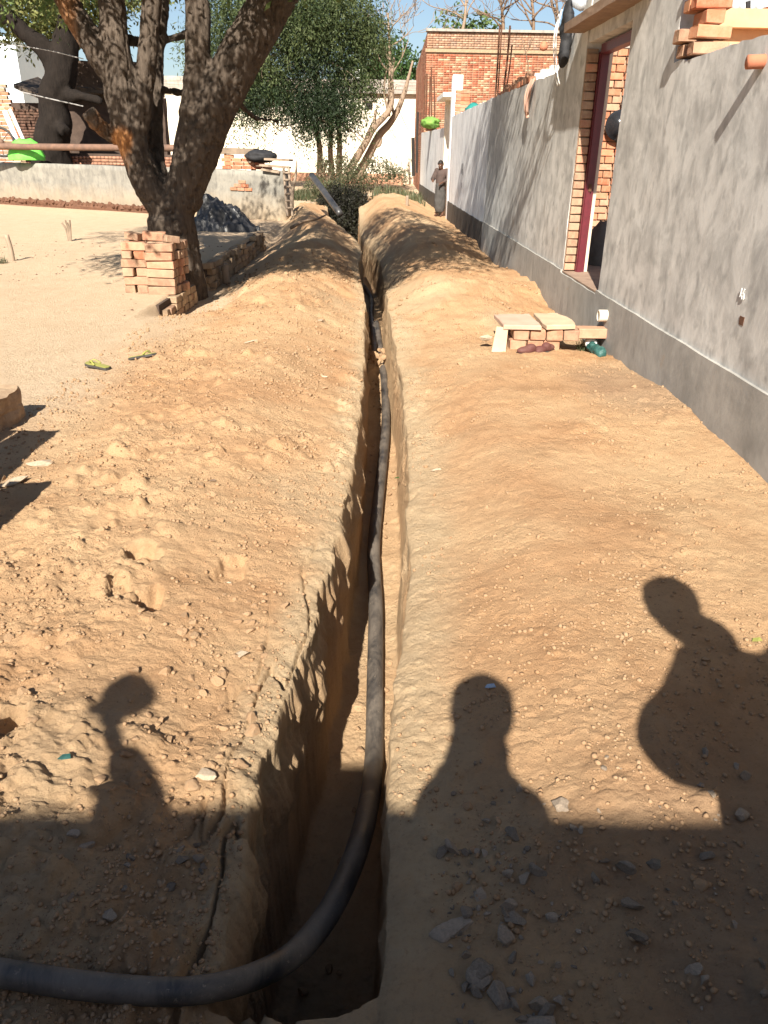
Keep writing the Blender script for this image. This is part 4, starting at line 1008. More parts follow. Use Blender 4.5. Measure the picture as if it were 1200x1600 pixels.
def leaves(name, blobs, size, mat, parent, droop=0.6, sprays=True, lpl=14, slen=0.5, seed=0, width=0.38, shell=0.3, thr=0.12):
    r = np.random.RandomState(seed); P0 = []; D0 = []
    for c, rad, n in blobs:
        u = r.normal(size=(n, 3)); u /= np.linalg.norm(u, axis=1)[:, None]
        rr = (shell + (1 - shell) * r.rand(n)) ** 0.6
        p = u * rr[:, None] * np.array(rad) + np.array(c)
        clump = fbm3(p * (2.2 / max(rad)) * 1.3 + seed, 77 + seed, 2)
        keep = clump > r.uniform(-0.42, thr, n); p = p[keep]; u = u[keep]
        P0.append(p); d = u * np.array([1, 1, 0.5]) + np.array([0, 0, -droop]) + r.normal(size=u.shape) * 0.35; D0.append(d / np.linalg.norm(d, axis=1)[:, None])
    p = np.concatenate(P0); d = np.concatenate(D0)
    if sprays:
        t = np.linspace(0, 1, lpl); n = len(p)
        sag = np.stack([np.zeros(lpl), np.zeros(lpl), -0.35 * t ** 2], 1)
        q = p[:, None] + d[:, None] * (t * slen)[None, :, None] + sag[None] * slen
        q = q.reshape(-1, 3) + r.normal(size=(n * lpl, 3)) * size * 0.42; dd = np.repeat(d, lpl, 0)
    else: q, dd = p, d
    n = len(q); a = dd + r.normal(size=(n, 3)) * 0.9; a /= np.linalg.norm(a, axis=1)[:, None]
    b = np.cross(a, r.normal(size=(n, 3))); b /= np.linalg.norm(b, axis=1)[:, None]
    s = size * r.uniform(0.6, 1.3, n)[:, None]
    V = np.stack([q - a * s / 2, q + b * s * width / 2, q + a * s / 2, q - b * s * width / 2], 1).reshape(-1, 3)
    Fq = (np.arange(n)[:, None] * 4 + np.arange(4)[None])
    return add(name, V, Fq, mat, parent)

# the large forked tree
TY = 10.2
def T(px, py, dy=0.0): return P(px, py, TY + dy)
tree = thing('forked_tree', 'massive rough barked tree forking low beside the brick stack', 'tree', (-2.72, TY, 0.0))
tb = []
tb.append(([(-2.72, 10.2, -0.35), (-2.70, 10.2, 0.1), (-2.71, 10.2, 0.5), (-2.72, 10.2, 0.85)], [0.40, 0.34, 0.31, 0.30]))
tb.append(([T(262, 330), T(232, 285), T(212, 240), T(200, 195), T(188, 150), T(184, 105), T(178, 50), T(172, -20), T(160, -90)], [0.24, 0.20, 0.18, 0.19, 0.19, 0.18, 0.16, 0.15, 0.12]))
tb.append(([T(190, 140), T(165, 100), T(140, 60), T(112, 15), T(80, -40), T(40, -120)], [0.15, 0.155, 0.15, 0.135, 0.12, 0.09]))
tb.append(([T(205, 215), T(220, 180), T(226, 140), T(230, 95), T(234, 40), T(240, -30), T(250, -110)], [0.15, 0.13, 0.11, 0.115, 0.115, 0.11, 0.09]))
tb.append(([T(255, 310, .25), T(243, 260, .4), T(240, 200, .5), T(243, 120, .6), T(250, 40, .7), T(262, -60, .8)], [0.15, 0.13, 0.12, 0.10, 0.09, 0.08]))
tb.append(([T(275, 330), T(288, 280), T(296, 220), T(304, 160), T(309, 100), T(309, 40), T(305, -30), T(300, -120)], [0.24, 0.21, 0.18, 0.155, 0.15, 0.15, 0.14, 0.11]))
tb.append(([T(285, 320), T(305, 255), T(325, 200), T(345, 150), T(370, 100), T(400, 45), T(430, -5), T(470, -70), T(540, -150)], [0.22, 0.235, 0.245, 0.25, 0.255, 0.25, 0.24, 0.20, 0.14]))
tb.append(([T(345, 140, .1), T(372, 160, .3), T(388, 176, .5), T(405, 186, .7), T(440, 188, .9)], [0.07, 0.05, 0.04, 0.032, 0.015]))
tb.append(([T(428, 186, .8), T(436, 200, .9), T(425, 215, .9)], [0.02, 0.015, 0.008]))
tb.append(([T(190, 60, .3), T(240, 68, .6), T(300, 50, 1.0)], [0.06, 0.05, 0.05]))
tb.append(([T(185, 225, .1), T(168, 208, .0), T(150, 190, -.1), T(136, 172, -.15)], [0.05, 0.085, 0.095, 0.10]))      # broken stub
tb.append(([T(250, 140, .5), T(290, 145, .7), T(330, 148, .6)], [0.045, 0.04, 0.04]))
shapes = branch_tree_shapes(tb)
for c, r in (((T(200, 195)), (0.20, 0.18, 0.16)), ((T(208, 230)), (0.17, 0.16, 0.2)), (T(270, 325), (0.28, 0.25, 0.25))): shapes.append(ellipsoid(c, r))
V, Fc, N_ = fuse(shapes, 0.020, 6)
fiss = np.abs(fbm3(V * np.array([13, 13, 2.4]), 301, 4, 0.6)); lump = fbm3(V * 3.3, 311, 3)
V = V + N_ * (0.020 * lump - 0.038 * np.exp(-fiss / 0.06))[:, None] + N_ * (0.010 * fbm3(V * np.array([34, 34, 6]), 315, 3))[:, None]
o = add('trunk', V, Fc, M['bark'], tree, True)
kc, kc2, kc3, kc4 = T(196, 222), T(207, 243), T(140, 178), T(150, 190)
wd = ss(0.20, 0.12, np.linalg.norm((V - kc) * np.array([1, 0.6, 0.9]), axis=1) + 0.05 * lump) + ss(0.12, 0.06, np.linalg.norm((V - kc2) * np.array([1, .6, .5]), axis=1)) + 0.6 * ss(0.22, 0.12, np.linalg.norm(V - kc4, axis=1))
tp = T(120, 20); wd = wd + 0.5 * ss(0.16, 0.08, np.linalg.norm((V - T(110, 20)) * np.array([1, .5, .35]), axis=1))
wd = np.clip(wd, 0, 1); set_attr(o, 'wood', np.stack([wd] * 4, 1))
cr = []
for k in range(38):
    x = rnd.uniform(-4.6, 0.6); y = rnd.uniform(6.0, 9.5); z = rnd.uniform(3.7, 5.4)
    cr.append(((x, y, z), (rnd.uniform(.5, .9), rnd.uniform(.5, .9), rnd.uniform(.4, .6)), 150))
for k in range(34):
    x = rnd.uniform(-6.0, 1.6); y = rnd.uniform(8.5, 13.5); z = rnd.uniform(3.9, 6.8)
    if z < 1.9 + 0.17 * y + 0.6 and x > -1.0: z += 0.8
    cr.append(((x, y, z), (rnd.uniform(.6, 1.1), rnd.uniform(.6, 1.1), rnd.uniform(.4, .7)), 150))
leaves('crown', cr, 0.10, M['leaf_green'], tree, droop=0.5, lpl=12, slen=0.4, seed=4)
lm = []
for s_, e_ in ((tb[5][0][-1], (-2.0, 11.5, 5.5)), (tb[6][0][-1], (0.2, 10.6, 4.8)), (tb[6][0][-1], (1.5, 11.5, 5.4)), (tb[1][0][-1], (-4.4, 10.8, 5.5)), (tb[3][0][-1], (-3.0, 12.0, 5.9)), (tb[2][0][-1], (-5.6, 10.2, 4.8)), (tb[6][0][-2], (0.6, 12.5, 4.6))):
    s_ = np.array(s_); e_ = np.array(e_); lm.append(([s_, (s_ + e_) / 2 + np.array([0, 0, .25]), e_], [0.10, 0.06, 0.03]))
    for q in range(5): twigs((s_ + e_) / 2 + (e_ - s_) * rnd.uniform(-.2, .5), (rnd.gauss(0, 1), rnd.gauss(0, 1), rnd.uniform(0, 1)), 0.9, 0.025, 1, lm)
mb = MB()
for p, r in lm: mb.tube(p, r, 6, 3)
mb.build('upper_limbs', M['bark'], tree, True)

# yellowish crown just behind it at the upper left
t2 = thing('leaning_tree', 'leaning tree trunk coloured dark for shade, low forked limb, in the back yard', 'tree', (-9.6, 24.8, 0))
sh = [tube([P(82, 262, 25), P(80, 225, 25), P(88, 190, 25), P(84, 160, 25), P(96, 120, 25), P(104, 70, 25), P(112, 10, 25), P(118, -60, 25)], [0.62, 0.50, 0.48, 0.42, 0.42, 0.34, 0.30, 0.25], 12, 4),
      tube([P(86, 118, 25), P(78, 92, 25), P(66, 72, 25), P(44, 55, 25), P(18, 32, 25), P(-10, 14, 25), P(-50, -20, 25)], [0.22, 0.24, 0.25, 0.23, 0.20, 0.18, 0.15], 10, 4),
      tube([P(95, 150, 25), P(125, 150, 24.6), P(160, 158, 24.4)], [0.25, 0.14, 0.1], 8, 3), tube([P(84, 190, 25), P(96, 200, 24.6), P(104, 207, 24.4)], [0.25, 0.18, 0.16], 8, 3)]
V, Fc, N_ = fuse(sh, 0.06, 3); V = V + N_ * (0.09 * fbm3(V * np.array([3, 3, 1.2]), 321, 4, 0.6))[:, None]
o = add('trunk', V, Fc, M['bark_shaded'], t2, True)
leaves('crown', [(P(40, 20, 27), (1.6, 1.5, 0.7), 300), (P(100, 0, 26), (1.8, 1.5, 0.9), 420), (P(20, -30, 26), (2.5, 2, 1.2), 500), (P(150, -40, 26), (2.2, 2, 1.2), 420)],
       0.17, M['leaf_yellow'], t2, droop=0.5, lpl=12, slen=0.5, seed=9, shell=0.1)

# feathery tree in front of the far building, drooping crown
ft = thing('feathery_tree', 'large feathery tree with drooping dark crown before the white building', 'tree', tuple(P(505, 288, 39)))
sh = []
for (a, b, c, d) in (((498, 290), (500, 250), (497, 215), (478, 150)), ((512, 292), (518, 262), (516, 235), (520, 150)), ((530, 290), (530, 250), (530, 215), (525, 140))):
    sh.append(([P(*a, 39), P(*b, 39), P(*c, 39), P(*d, 39)], [0.17, 0.14, 0.12, 0.08]))
sh.append(([P(522, 290, 38.8), P(505, 272, 38.8), P(512, 250, 38.8)], [0.14, 0.1, 0.08]))
sh.append(([P(520, 150, 39), P(470, 100, 38.5), P(420, 60, 38)], [0.12, 0.09, 0.04])); sh.append(([P(478, 150, 39), P(430, 150, 38.5), P(360, 160, 38)], [0.08, 0.06, 0.03]))
sh.append(([P(520, 150, 39), P(535, 80, 38.5), P(560, 30, 38)], [0.12, 0.09, 0.04])); sh.append(([P(500, 180, 39), P(490, 60, 38.5), P(470, -30, 38)], [0.12, 0.09, 0.04]))
R2 = random.Random(5)
for k in range(26): twigs(P(R2.uniform(350, 560), R2.uniform(60, 200), 38), (R2.gauss(0, 1), R2.gauss(0, .5), -0.3), 1.5, 0.035, 1, sh, 0.5, -0.3, R2)
mb = MB()
for p, r in sh: mb.tube(p, r, 7, 3)
o = mb.build('trunk', M['bark_pale'], ft, True)
bl = [(P(460, 40, 38), (2.6, 2.2, 1.5), 620), (P(540, 40, 38), (1.5, 1.6, 1.6), 360), (P(575, 45, 38), (0.9, 1.0, 0.7), 120), (P(500, 110, 38), (1.8, 1.8, 1.6), 520), (P(400, 110, 38), (2.0, 2.0, 1.3), 460), (P(340, 60, 38), (1.7, 1.8, 1.4), 300),
      (P(500, 155, 37.5), (1.6, 1.5, 0.9), 400), (P(430, 145, 37.5), (1.6, 1.4, 0.7), 260), (P(365, 140, 37.5), (1.2, 1.2, 0.7), 180), (P(535, 170, 37.5), (0.6, 0.8, 0.6), 70), (P(500, 190, 37.5), (0.9, 0.8, 0.4), 60), (P(560, 120, 38.5), (1.0, 1, 1.0), 120),
      (P(420, -10, 38), (3.5, 2.5, 1.5), 600), (P(540, 0, 38), (1.6, 1.5, 1.0), 260)]
bl2 = [(P(590, 28, 37), (0.55, .6, .35), 60), (P(583, 75, 37), (0.6, .6, .45), 60), (P(556, 160, 37), (0.35, .5, .5), 34), (P(352, 175, 37), (0.9, .6, .35), 60), (P(400, 195, 37), (0.7, .6, .3), 40), (P(470, 205, 37), (0.4, .5, .45), 34), (P(575, 118, 37), (0.4, .5, .4), 34), (P(360, 20, 37), (1.2, 1, 1.1), 260), (P(470, -20, 37), (2.6, 1, 1.0), 420)]
leaves('hanging_sprays', bl2, 0.17, M['leaf_mid'], ft, droop=1.6, lpl=15, slen=1.2, seed=44, width=0.24, shell=0.0, thr=0.2)
leaves('crown', [(c_, tuple(np.array(r_) * 0.9), int(n_ * 2.8)) for i_, (c_, r_, n_) in enumerate(bl) if i_ in (0, 1, 2, 4, 5, 11, 12, 13)], 0.17, M['leaf_mid'], ft, droop=1.2, lpl=13, slen=0.9, seed=12, width=0.26, shell=0.0, thr=0.30)
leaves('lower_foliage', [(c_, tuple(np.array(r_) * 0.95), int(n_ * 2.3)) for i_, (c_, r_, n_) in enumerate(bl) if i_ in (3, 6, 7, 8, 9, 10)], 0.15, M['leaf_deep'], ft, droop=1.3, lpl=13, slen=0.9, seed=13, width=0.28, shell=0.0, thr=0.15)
# green trees behind the far building
def bush_tree(label, px, py, y, r, n, mat, seed, name='green_tree', size=0.35, trunk=True):
    c = P(px, py, y); t = thing(name, label, 'tree', (c[0], y, 0), 0, 'trees beyond the roofs')
    if trunk: MB().tube([(c[0], y, 0), (c[0] + .2, y, c[2] * .5), (c[0], y, c[2])], [0.25, 0.2, 0.1], 7, 3).build('trunk', M['bark_pale'], t, True)
    bl = [(c + np.array([rs.uniform(-1, 1) * r[0] * .6, 0, rs.uniform(-1, 1) * r[2] * .5]), (r[0] * .6, r[1] * .6, r[2] * .6), n // 5) for _ in range(5)]
    leaves('crown', bl, size, mat, t, droop=0.2, sprays=True, lpl=6, slen=0.8, seed=seed, width=0.5, shell=0.1)
bush_tree('round dark green tree above the far building roof', 580, 105, 66, (2.2, 2, 2.4), 700, M['leaf_dark'], 21)
bush_tree('bright green tree between far building and brick house', 628, 105, 62, (2.2, 2, 2.2), 700, M['leaf_dark'], 22)
bush_tree('dense green tree behind the orange house', 1130, 5, 34, (2.2, 2, 1.6), 900, M['leaf_dark'], 23)
bush_tree('sparse light green treetop above the brick house parapet', 720, 40, 60, (3.0, 2, 1.3), 160, M['leaf_green'], 24)
bush_tree('low green treetop far behind the left fork of the tree', 250, 190, 60, (8, 3, 3.0), 900, M['leaf_yellow'], 25)

def bare_tree(label, root, top, y, n, L, seed, mat=None, r0=0.09, group='leafless trees', d0=3, spread=0.55, name='bare_tree'):
    R = random.Random(seed); out = []; a = P(*root, y); b = P(*top, y)
    t = thing(name, label, 'tree', tuple(a), 0, group)
    mid = (a + b) / 2 + np.array([0.1, 0, 0]); out.append(([a, mid, b], [r0, r0 * 0.8, r0 * 0.5]))
    for k in range(n):
        f = 0.35 + 0.65 * k / n; s = a + (b - a) * f
        twigs(s, (R.gauss(0, 1), R.gauss(0, .6), R.uniform(0.5, 1.4)), L * R.uniform(.7, 1.1), r0 * 0.45, d0, out, spread, 0.25, R)
    mb = MB()
    for p, r in out: mb.tube(p, np.maximum(r, 0.012 if y > 30 else 0.006), 5, 2)
    mb.build('trunk', mat or M['bark_pale'], t, True)
bare_tree('thin upright leafless tree before the gap of sky', (607, 182), (606, 20), 42, 6, 2.0, 31, r0=0.10)
bare_tree('leafless tree rising behind the brick house corner', (720, 60), (728, 0), 58, 4, 3.2, 32, r0=0.12, d0=2)
bare_tree('dense leafless tree above the middle of the brick house', (785, 70), (782, 0), 50, 8, 2.6, 33, M['twig'], 0.12)
bare_tree('reddish leafless tree right of the tall rods', (832, 70), (830, -10), 48, 10, 2.2, 34, M['twig'], 0.10)
bare_tree('leafless thicket behind the canopy slab', (870, 70), (868, -10), 48, 9, 2.4, 35, M['twig'], 0.10)
bare_tree('thin bare stem standing before the stepped white wall', (822, 140), (815, 60), 20, 2, 0.5, 36, M['twig'], 0.02, d0=1)
# crooked pale stems before the white building
def stem(label, path, rad, y, extra=()):
    t = thing('crooked_tree', label, 'tree', tuple(P(*path[0], y)), 0, 'leafless trees')
    mb = MB(); mb.tube([P(*p, y) for p in path], rad, 10, 4)
    for q, r in extra: mb.tube([P(*p, y) for p in q], r, 7, 3)
    mb.build('trunk', M['bark_pale'], t, True)
stem('smooth brown leaning stem with a stub before the white building', [(538, 282), (552, 255), (572, 222), (583, 200), (604, 178), (612, 158), (612, 120), (616, 90)], [0.22, 0.17, 0.15, 0.16, 0.13, 0.12, 0.07, 0.04], 38,
     [([(580, 204), (585, 188), (587, 172)], [0.09, 0.07, 0.06]), ([(606, 172), (600, 140), (606, 100)], [0.06, 0.04, 0.03]), ([(575, 222), (545, 195), (535, 180)], [0.03, 0.02, 0.01])])
stem('grey leaning stem curving up beside the brick house', [(556, 280), (575, 245), (592, 212), (608, 194), (620, 175), (630, 150), (636, 130), (645, 95)], [0.22, 0.19, 0.17, 0.15, 0.13, 0.11, 0.08, 0.04], 38.6,
     [([(588, 228), (593, 226), (596, 216)], [0.09, 0.08, 0.06]), ([(616, 182), (612, 160), (612, 140)], [0.07, 0.05, 0.04]), ([(622, 170), (640, 208)], [0.02, 0.01])])

# ------------------------------------------------------------------ left yard
# brick stack by the tree
bs = thing('brick_stack', 'chest of pale bricks in two columns piled before the forked tree', 'bricks', (-2.75, 9.2, 0.1), 0, 'stacked bricks')
xL0, xL1 = P(193, 420, 9.15)[0], P(233, 420, 9.15)[0]; xR0, xR1 = P(233, 420, 9.05)[0], P(276, 420, 9.05)[0]
zb0 = 0.10
wR = xR1 - xR0; wL = xL1 - xL0
CZ = 0.094; J_ = lambda v: rnd.uniform(-v, v)
for k in range(6):
    z = zb0 + 0.043 + k * CZ
    if k < 6: brick(bs, (xR0 + wR / 2 + J_(.02), 9.02 + J_(.015), z), (J_(.03), J_(.03), J_(.06)), ('pale', 'sand', 'sand'), (wR / 0.235, 1, 1.24))
    for j in range(3 if k < 6 else 1):
        brick(bs, (xR0 + wR / 2 + 0.012 * j + J_(.03), 9.15 + 0.125 * j, z), (J_(.03), 0, J_(.07)), ('pale', 'sand'), (wR / 0.235, 1, 1.24))
for k in range(6):
    z = zb0 + 0.043 + k * CZ
    if k % 2: brick(bs, (xL0 + wL / 2 + J_(.02), 9.12 + J_(.01), z), (J_(.03), J_(.02), J_(.05)), ('pale', 'sand'), (wL / 0.24, 1, 1.24))
    else:
        for i_, s_ in enumerate((0.26, 0.75)): brick(bs, (xL0 + wL * s_, 9.18 + J_(.02), z), (0, J_(.03), 1.57 + J_(.08)), ('red',) if (k == 4 and i_) else ('pale', 'sand', 'sand'), (1, 1.1, 1.24))
    brick(bs, (xL0 + wL / 2, 9.33, z), (0, 0, J_(.05)), ('pale', 'sand'), (wL / 0.24, 1, 1.24))
brick(bs, (xR0 + 0.05, 9.22, zb0 + 0.05 + 6 * CZ), (0.05, 0.05, 0.15), ('pale',), (1.1, 1.1, 1.3)); brick(bs, (xR0 + 0.27, 9.1, zb0 + 0.03 + 6 * CZ), (0, 0.15, 0.7), ('sand',), (0.7, 1, 1.1))
brick(bs, (xL0 + 0.14, 9.2, zb0 + 0.045 + 6 * CZ), (0, 0.12, -0.3), ('sand',), (0.75, 1, 1.1))

# brick retaining edge of the tree platform
re_ = thing('retaining_wall', 'crumbling earthy brick edge holding up the tree platform', 'wall', (-2.45, 8.5, 0))
MB().bbox((-2.72, 8.40, -0.4), (-2.46, 9.75, 0.085)).build('earth_core', M['mud'], re_)
for r_ in range(6):
    z = -0.33 + 0.078 * r_; y = 8.35 + (0.06 if r_ % 2 else 0) + (0.03 * r_ if r_ < 5 else 0.45)
    while y < 9.75:
        L = 0.235 if r_ % 2 else 0.12
        if not (r_ == 5 and rnd.random() < .2): brick(re_, (-2.44 + rnd.uniform(-.012, .012), y + L / 2, z), (0, 0, 1.57 + rnd.uniform(-.04, .04)), ('old', 'old', 'sand'), (0.95 * L / .235, 1, 1))
        y += L
for x in (-2.62, -2.78): brick(re_, (x, 8.36, 0.05), (0, 0, 0.1), ('sand', 'old'), (0.8, 1, 1))
rw = thing('rubble_wall', 'ragged old brick and mud kerb wall beyond the tree along the spoil', 'wall', (-2.45, 12.5, 0))
MB().bbox((-2.70, 10.75, -0.4), (-2.47, 15.6, 0.15)).build('earth_core', M['mud'], rw)
for r_ in range(7):
    z = -0.33 + 0.085 * r_; y = 10.75 + 0.1 * (r_ % 2)
    while y < 15.4:
        if not (r_ == 6 and rnd.random() < .35): brick(rw, (-2.44 + rnd.uniform(-.03, .03) , y + 0.12, z), (rnd.uniform(-.1, .1), rnd.uniform(-.08, .08), 1.57 + rnd.uniform(-.12, .12)), ('old',), (1, 1.05, 1.1))
        y += 0.25
# stakes and sticks
def stick(name, label, pts, rad, mat, cat='stick', group='sticks and stakes'):
    o = MB().tube(pts, rad, 8, 4).build(name, mat, smooth=True); tag(o, label, cat, group); return o
g = G(20, 406, 0.12); stick('wooden_stake', 'short wooden peg driven into the yard at the left edge', [g - [0, 0, .1], g + [0, 0, .15], g + [-.03, 0, .34]], [0.032, 0.03, 0.034], M['wood_pale'], 'stake')
st_ = thing('stick_bundle', 'small upright bundle of twigs stuck in the yard', 'sticks', tuple(G(108, 373, 0.12)), 0, 'sticks and stakes')
g = G(108, 373, 0.12)
for dx, tx in ((-.03, -.09), (0, -.02), (.03, .01), (.05, .06)): MB().tube([g + [dx * .5, 0, -.08], g + [dx, 0, .15], g + [tx, 0, .28 + rnd.uniform(-.03, .04)]], 0.016, 6, 3).build('twig', M['wood_pale'], st_)
g = G(636, 322, 0.35); stick('wooden_stake', 'thin peg standing on the right bank near the far wall', [g - [0, 0, .15], g + [0, 0, .1], g + [0, 0, .26]], [0.045, 0.045, 0.04], M['wood_pale'], 'stake')
g = G(353, 432, 0.0); stick('wooden_stake', 'pale stub of wood poking from the spoil by the rubble wall', [g - [0, 0, .1], g + [0, 0, .08], g + [0.02, 0, .17]], [0.05, 0.05, 0.035], M['wood_pale'], 'stake')
stick('dead_branch', 'leaning thin dead branch beside the end of the low wall', [P(456, 325, 18.8), P(457, 300, 18.8), P(462, 275, 18.8), P(464, 250, 18.8)], [0.05, 0.04, 0.03, 0.015], M['wood_pale'])
stick('dead_branch', 'crooked stick lying across the left heap', [G(455, 356, .35), G(475, 346, .42), G(495, 342, .45), G(509, 336, .45)], [0.03, 0.025, 0.022, 0.015], M['twig'])
o = MB().tube([P(487, 274, 23.5), P(500, 291, 22.8), P(515, 312, 21.8), P(531, 334, 20.8)], 0.085, 12, 3).build('black_pole', M['tarp'], smooth=True); tag(o, 'thick black pole sticking up slantwise out of the far trench', 'pole')
# slippers
def slipper(px, py, rz, label, tilt=0.0):
    g = G(px, py, 0.15); z = gz(g[0], g[1]) + 0.012
    t = thing('slipper', label, 'slipper', (g[0], g[1], z), rz, 'pair of yellow slippers')
    out = [(-0.035, -0.12), (0.0, -0.13), (0.035, -0.12), (0.04, -0.04), (0.035, 0.02), (0.05, 0.08), (0.04, 0.125), (0.0, 0.14), (-0.035, 0.12), (-0.045, 0.07), (-0.032, 0.0), (-0.04, -0.06)]
    n = len(out); V = [(x, y, 0.0) for x, y in out] + [(x, y, 0.02) for x, y in out]
    Fc = [tuple(range(n))[::-1], tuple(range(n, 2 * n))] + [(i, (i + 1) % n, n + (i + 1) % n, n + i) for i in range(n)]
    add('sole', V, Fc, M['rubber_dark'], t, False, True)
    V2 = [(x * .92, y * .95, 0.021) for x, y in out] + [(x * .92, y * .95, 0.027) for x, y in out]
    add('footbed', V2, Fc, M['yellow_rubber'], t, False, True)
    for s in (-1, 1): MB().tube([(0, 0.085, 0.027), (0.022 * s, 0.06, 0.055), (0.04 * s, 0.0, 0.03)], 0.008, 6, 4).build('strap', M['yellow_rubber'], t, True, True)
    t.rotation_euler = (0.06, tilt, rz); t.scale = (0.85, 0.85, 0.85)
slipper(152, 566, 1.15, 'yellow green slipper nearer the left edge of the yard'); slipper(222, 553, -1.0, 'yellow green slipper nearer the spoil heap', -0.35)
# slab pile by the wall
sp = thing('slab_pile', 'pile of dusty bricks topped by two stone slabs beside the wall', 'bricks', (1.3, 6.9, 0.05), 0, 'stacked bricks')
fz0 = gz(1.25, 6.6) - 0.0
def PB(px, py, y): return P(px, py, y)
yF = 6.62
zb_ = P(820, 549, yF)[2]; xs0 = P(796, 540, yF)[0]
for r_ in range(2):
    for j in range(4):
        if r_ == 0 and j == 3: continue
        brick(sp, (xs0 + 0.075 + 0.145 * j + (0.02 if r_ else 0), yF + 0.12 + rnd.uniform(-.012, .012), zb_ + 0.047 + 0.094 * r_), (0, rnd.uniform(-.03, .03), 1.57 + rnd.uniform(-.05, .05)), ('sand', 'sand', 'pale'), (1.0, 1.25, 1.25))
        brick(sp, (xs0 + 0.075 + 0.145 * j, yF + 0.36, zb_ + 0.047 + 0.094 * r_), (0, 0, 1.57), ('sand',), (1.0, 1.25, 1.25))
for dz in (0.094,): brick(sp, (xs0 + 0.72, yF + 0.13, zb_ + 0.055 + dz), (0, 0, .03), ('pale',), (1.1, 1.3, 1.2))
def poly_slab(name, corners, th, mat, parent, tilt=0):
    n = len(corners); c = np.array(corners, float); cc = c.mean(0)
    V = []; 
    ring = []
    for i in range(n):
        a, b = c[i], c[(i + 1) % n]
        for t_ in (0, .25, .5, .75): ring.append(a + (b - a) * t_ + np.array([rs.uniform(-.008, .008), rs.uniform(-.008, .008), 0]))
    m = len(ring); ring = np.array(ring)
    V = np.vstack([ring - [0, 0, th], ring * 1.0 - [0, 0, 0.006], (ring - cc) * 0.96 + cc]); V[2 * m:, 2] += rs.uniform(-.003, .003, m)
    Fc = [tuple(range(m))[::-1], tuple(range(2 * m, 3 * m))] + [(k * m + i, k * m + (i + 1) % m, (k + 1) * m + (i + 1) % m, (k + 1) * m + i) for k in (0, 1) for i in range(m)]
    return add(name, V, Fc, mat, parent)
zt_ = zb_ + 0.19 + 0.036
SL = simple('pinkish_sandstone', (0.48, 0.33, 0.25), (0.40, 0.27, 0.20), 5, 0.9, 0.5, 0.004, 40)
SL2 = simple('sandy_stone', (0.50, 0.37, 0.25), (0.42, 0.30, 0.20), 5, 0.9, 0.5, 0.004, 40)
X_ = lambda px: P(px, 517, yF)[0]
poly_slab('stone_slab', [(X_(786), yF - .02, zt_), (X_(846), yF - .03, zt_), (X_(843), yF + .52, zt_), (X_(782), yF + .47, zt_)], 0.035, SL, sp)
poly_slab('stone_slab', [(X_(851), yF - .04, zt_ + .006), (X_(900), yF + .02, zt_ + .006), (X_(902), yF + .32, zt_ + .006), (X_(888), yF + .55, zt_ + .006), (X_(850), yF + .54, zt_ + .006)], 0.035, SL2, sp)
V = np.array([P(768, 550, 6.5), P(790, 550, 6.5), P(794, 512, 6.62), P(776, 510, 6.62)]); V = np.vstack([V, V + np.array([0.01, 0.05, -0.01])])
add('leaning_slab', V, [(0, 1, 2, 3), (7, 6, 5, 4), (0, 4, 5, 1), (1, 5, 6, 2), (2, 6, 7, 3), (3, 7, 4, 0)], SL2, sp)
p = P(760, 528, 6.66); inst('stone', PALEM[2], (p[0], 6.7, p[2]), (0, 0, .4), sp, (0.13, 0.12, 0.15))
def shoe(px, py, rz, label, z=0.1):
    g = G(px, py, z); g[2] = gz(g[0], g[1]); t = thing('shoe', label, 'shoe', tuple(g), rz, 'pair of maroon shoes')
    V, Fc, N_ = fuse([ellipsoid((0, 0.06, 0.03), (0.045, 0.09, 0.035)), ellipsoid((0, -0.07, 0.028), (0.036, 0.07, 0.035)), ellipsoid((0, 0.02, 0.05), (0.038, 0.05, 0.035))], 0.008, 3)
    add('upper', V, Fc, M['maroon_leather'], t, True, True); MB().box((0, 0, 0.006), (0.075, 0.27, 0.014)).build('sole', M['rubber_dark'], t, local=True)
shoe(832, 549, 1.9, 'maroon shoe lying flat before the slab pile'); shoe(851, 546, -0.7, 'maroon shoe tipped towards the wall before the slab pile')

# unseen stack added off-frame to throw the left shadows, and the dark block at the left edge
bl_ = thing('brick_stack', 'unseen brick stack added outside the left edge to cast the shadows there', 'bricks', (-2.5, 2.7, 0.1), 0, 'stacked bricks')
for k in range(11):
    for j in range(4):
        for i in range(3): brick(bl_, (-2.20 - 0.25 * j + rnd.uniform(-.02, .02) - (0.25 if k > 7 and False else 0), 2.55 + 0.25 * i + 0.0, 0.14 + 0.08 * k), (0, 0, rnd.uniform(-.06, .06)), ('old', 'sand'), (1, 2, 1.05))
for k in range(9):
    for j in range(3):
        for i in range(2): brick(bl_, (-1.87 - 0.25 * j, 2.22 + 0.25 * i, 0.14 + 0.08 * k), (0, 0, rnd.uniform(-.06, .06)), ('old', 'sand'), (1, 2, 1.05))
o = rough_box((-2.85, 4.0, 0.02), (-2.22, 4.5, 0.30), M['brick_old'], 'masonry_block', None, 0.05, 0.06); tag(o, 'dark broken masonry block cut by the left edge of the photo', 'block')

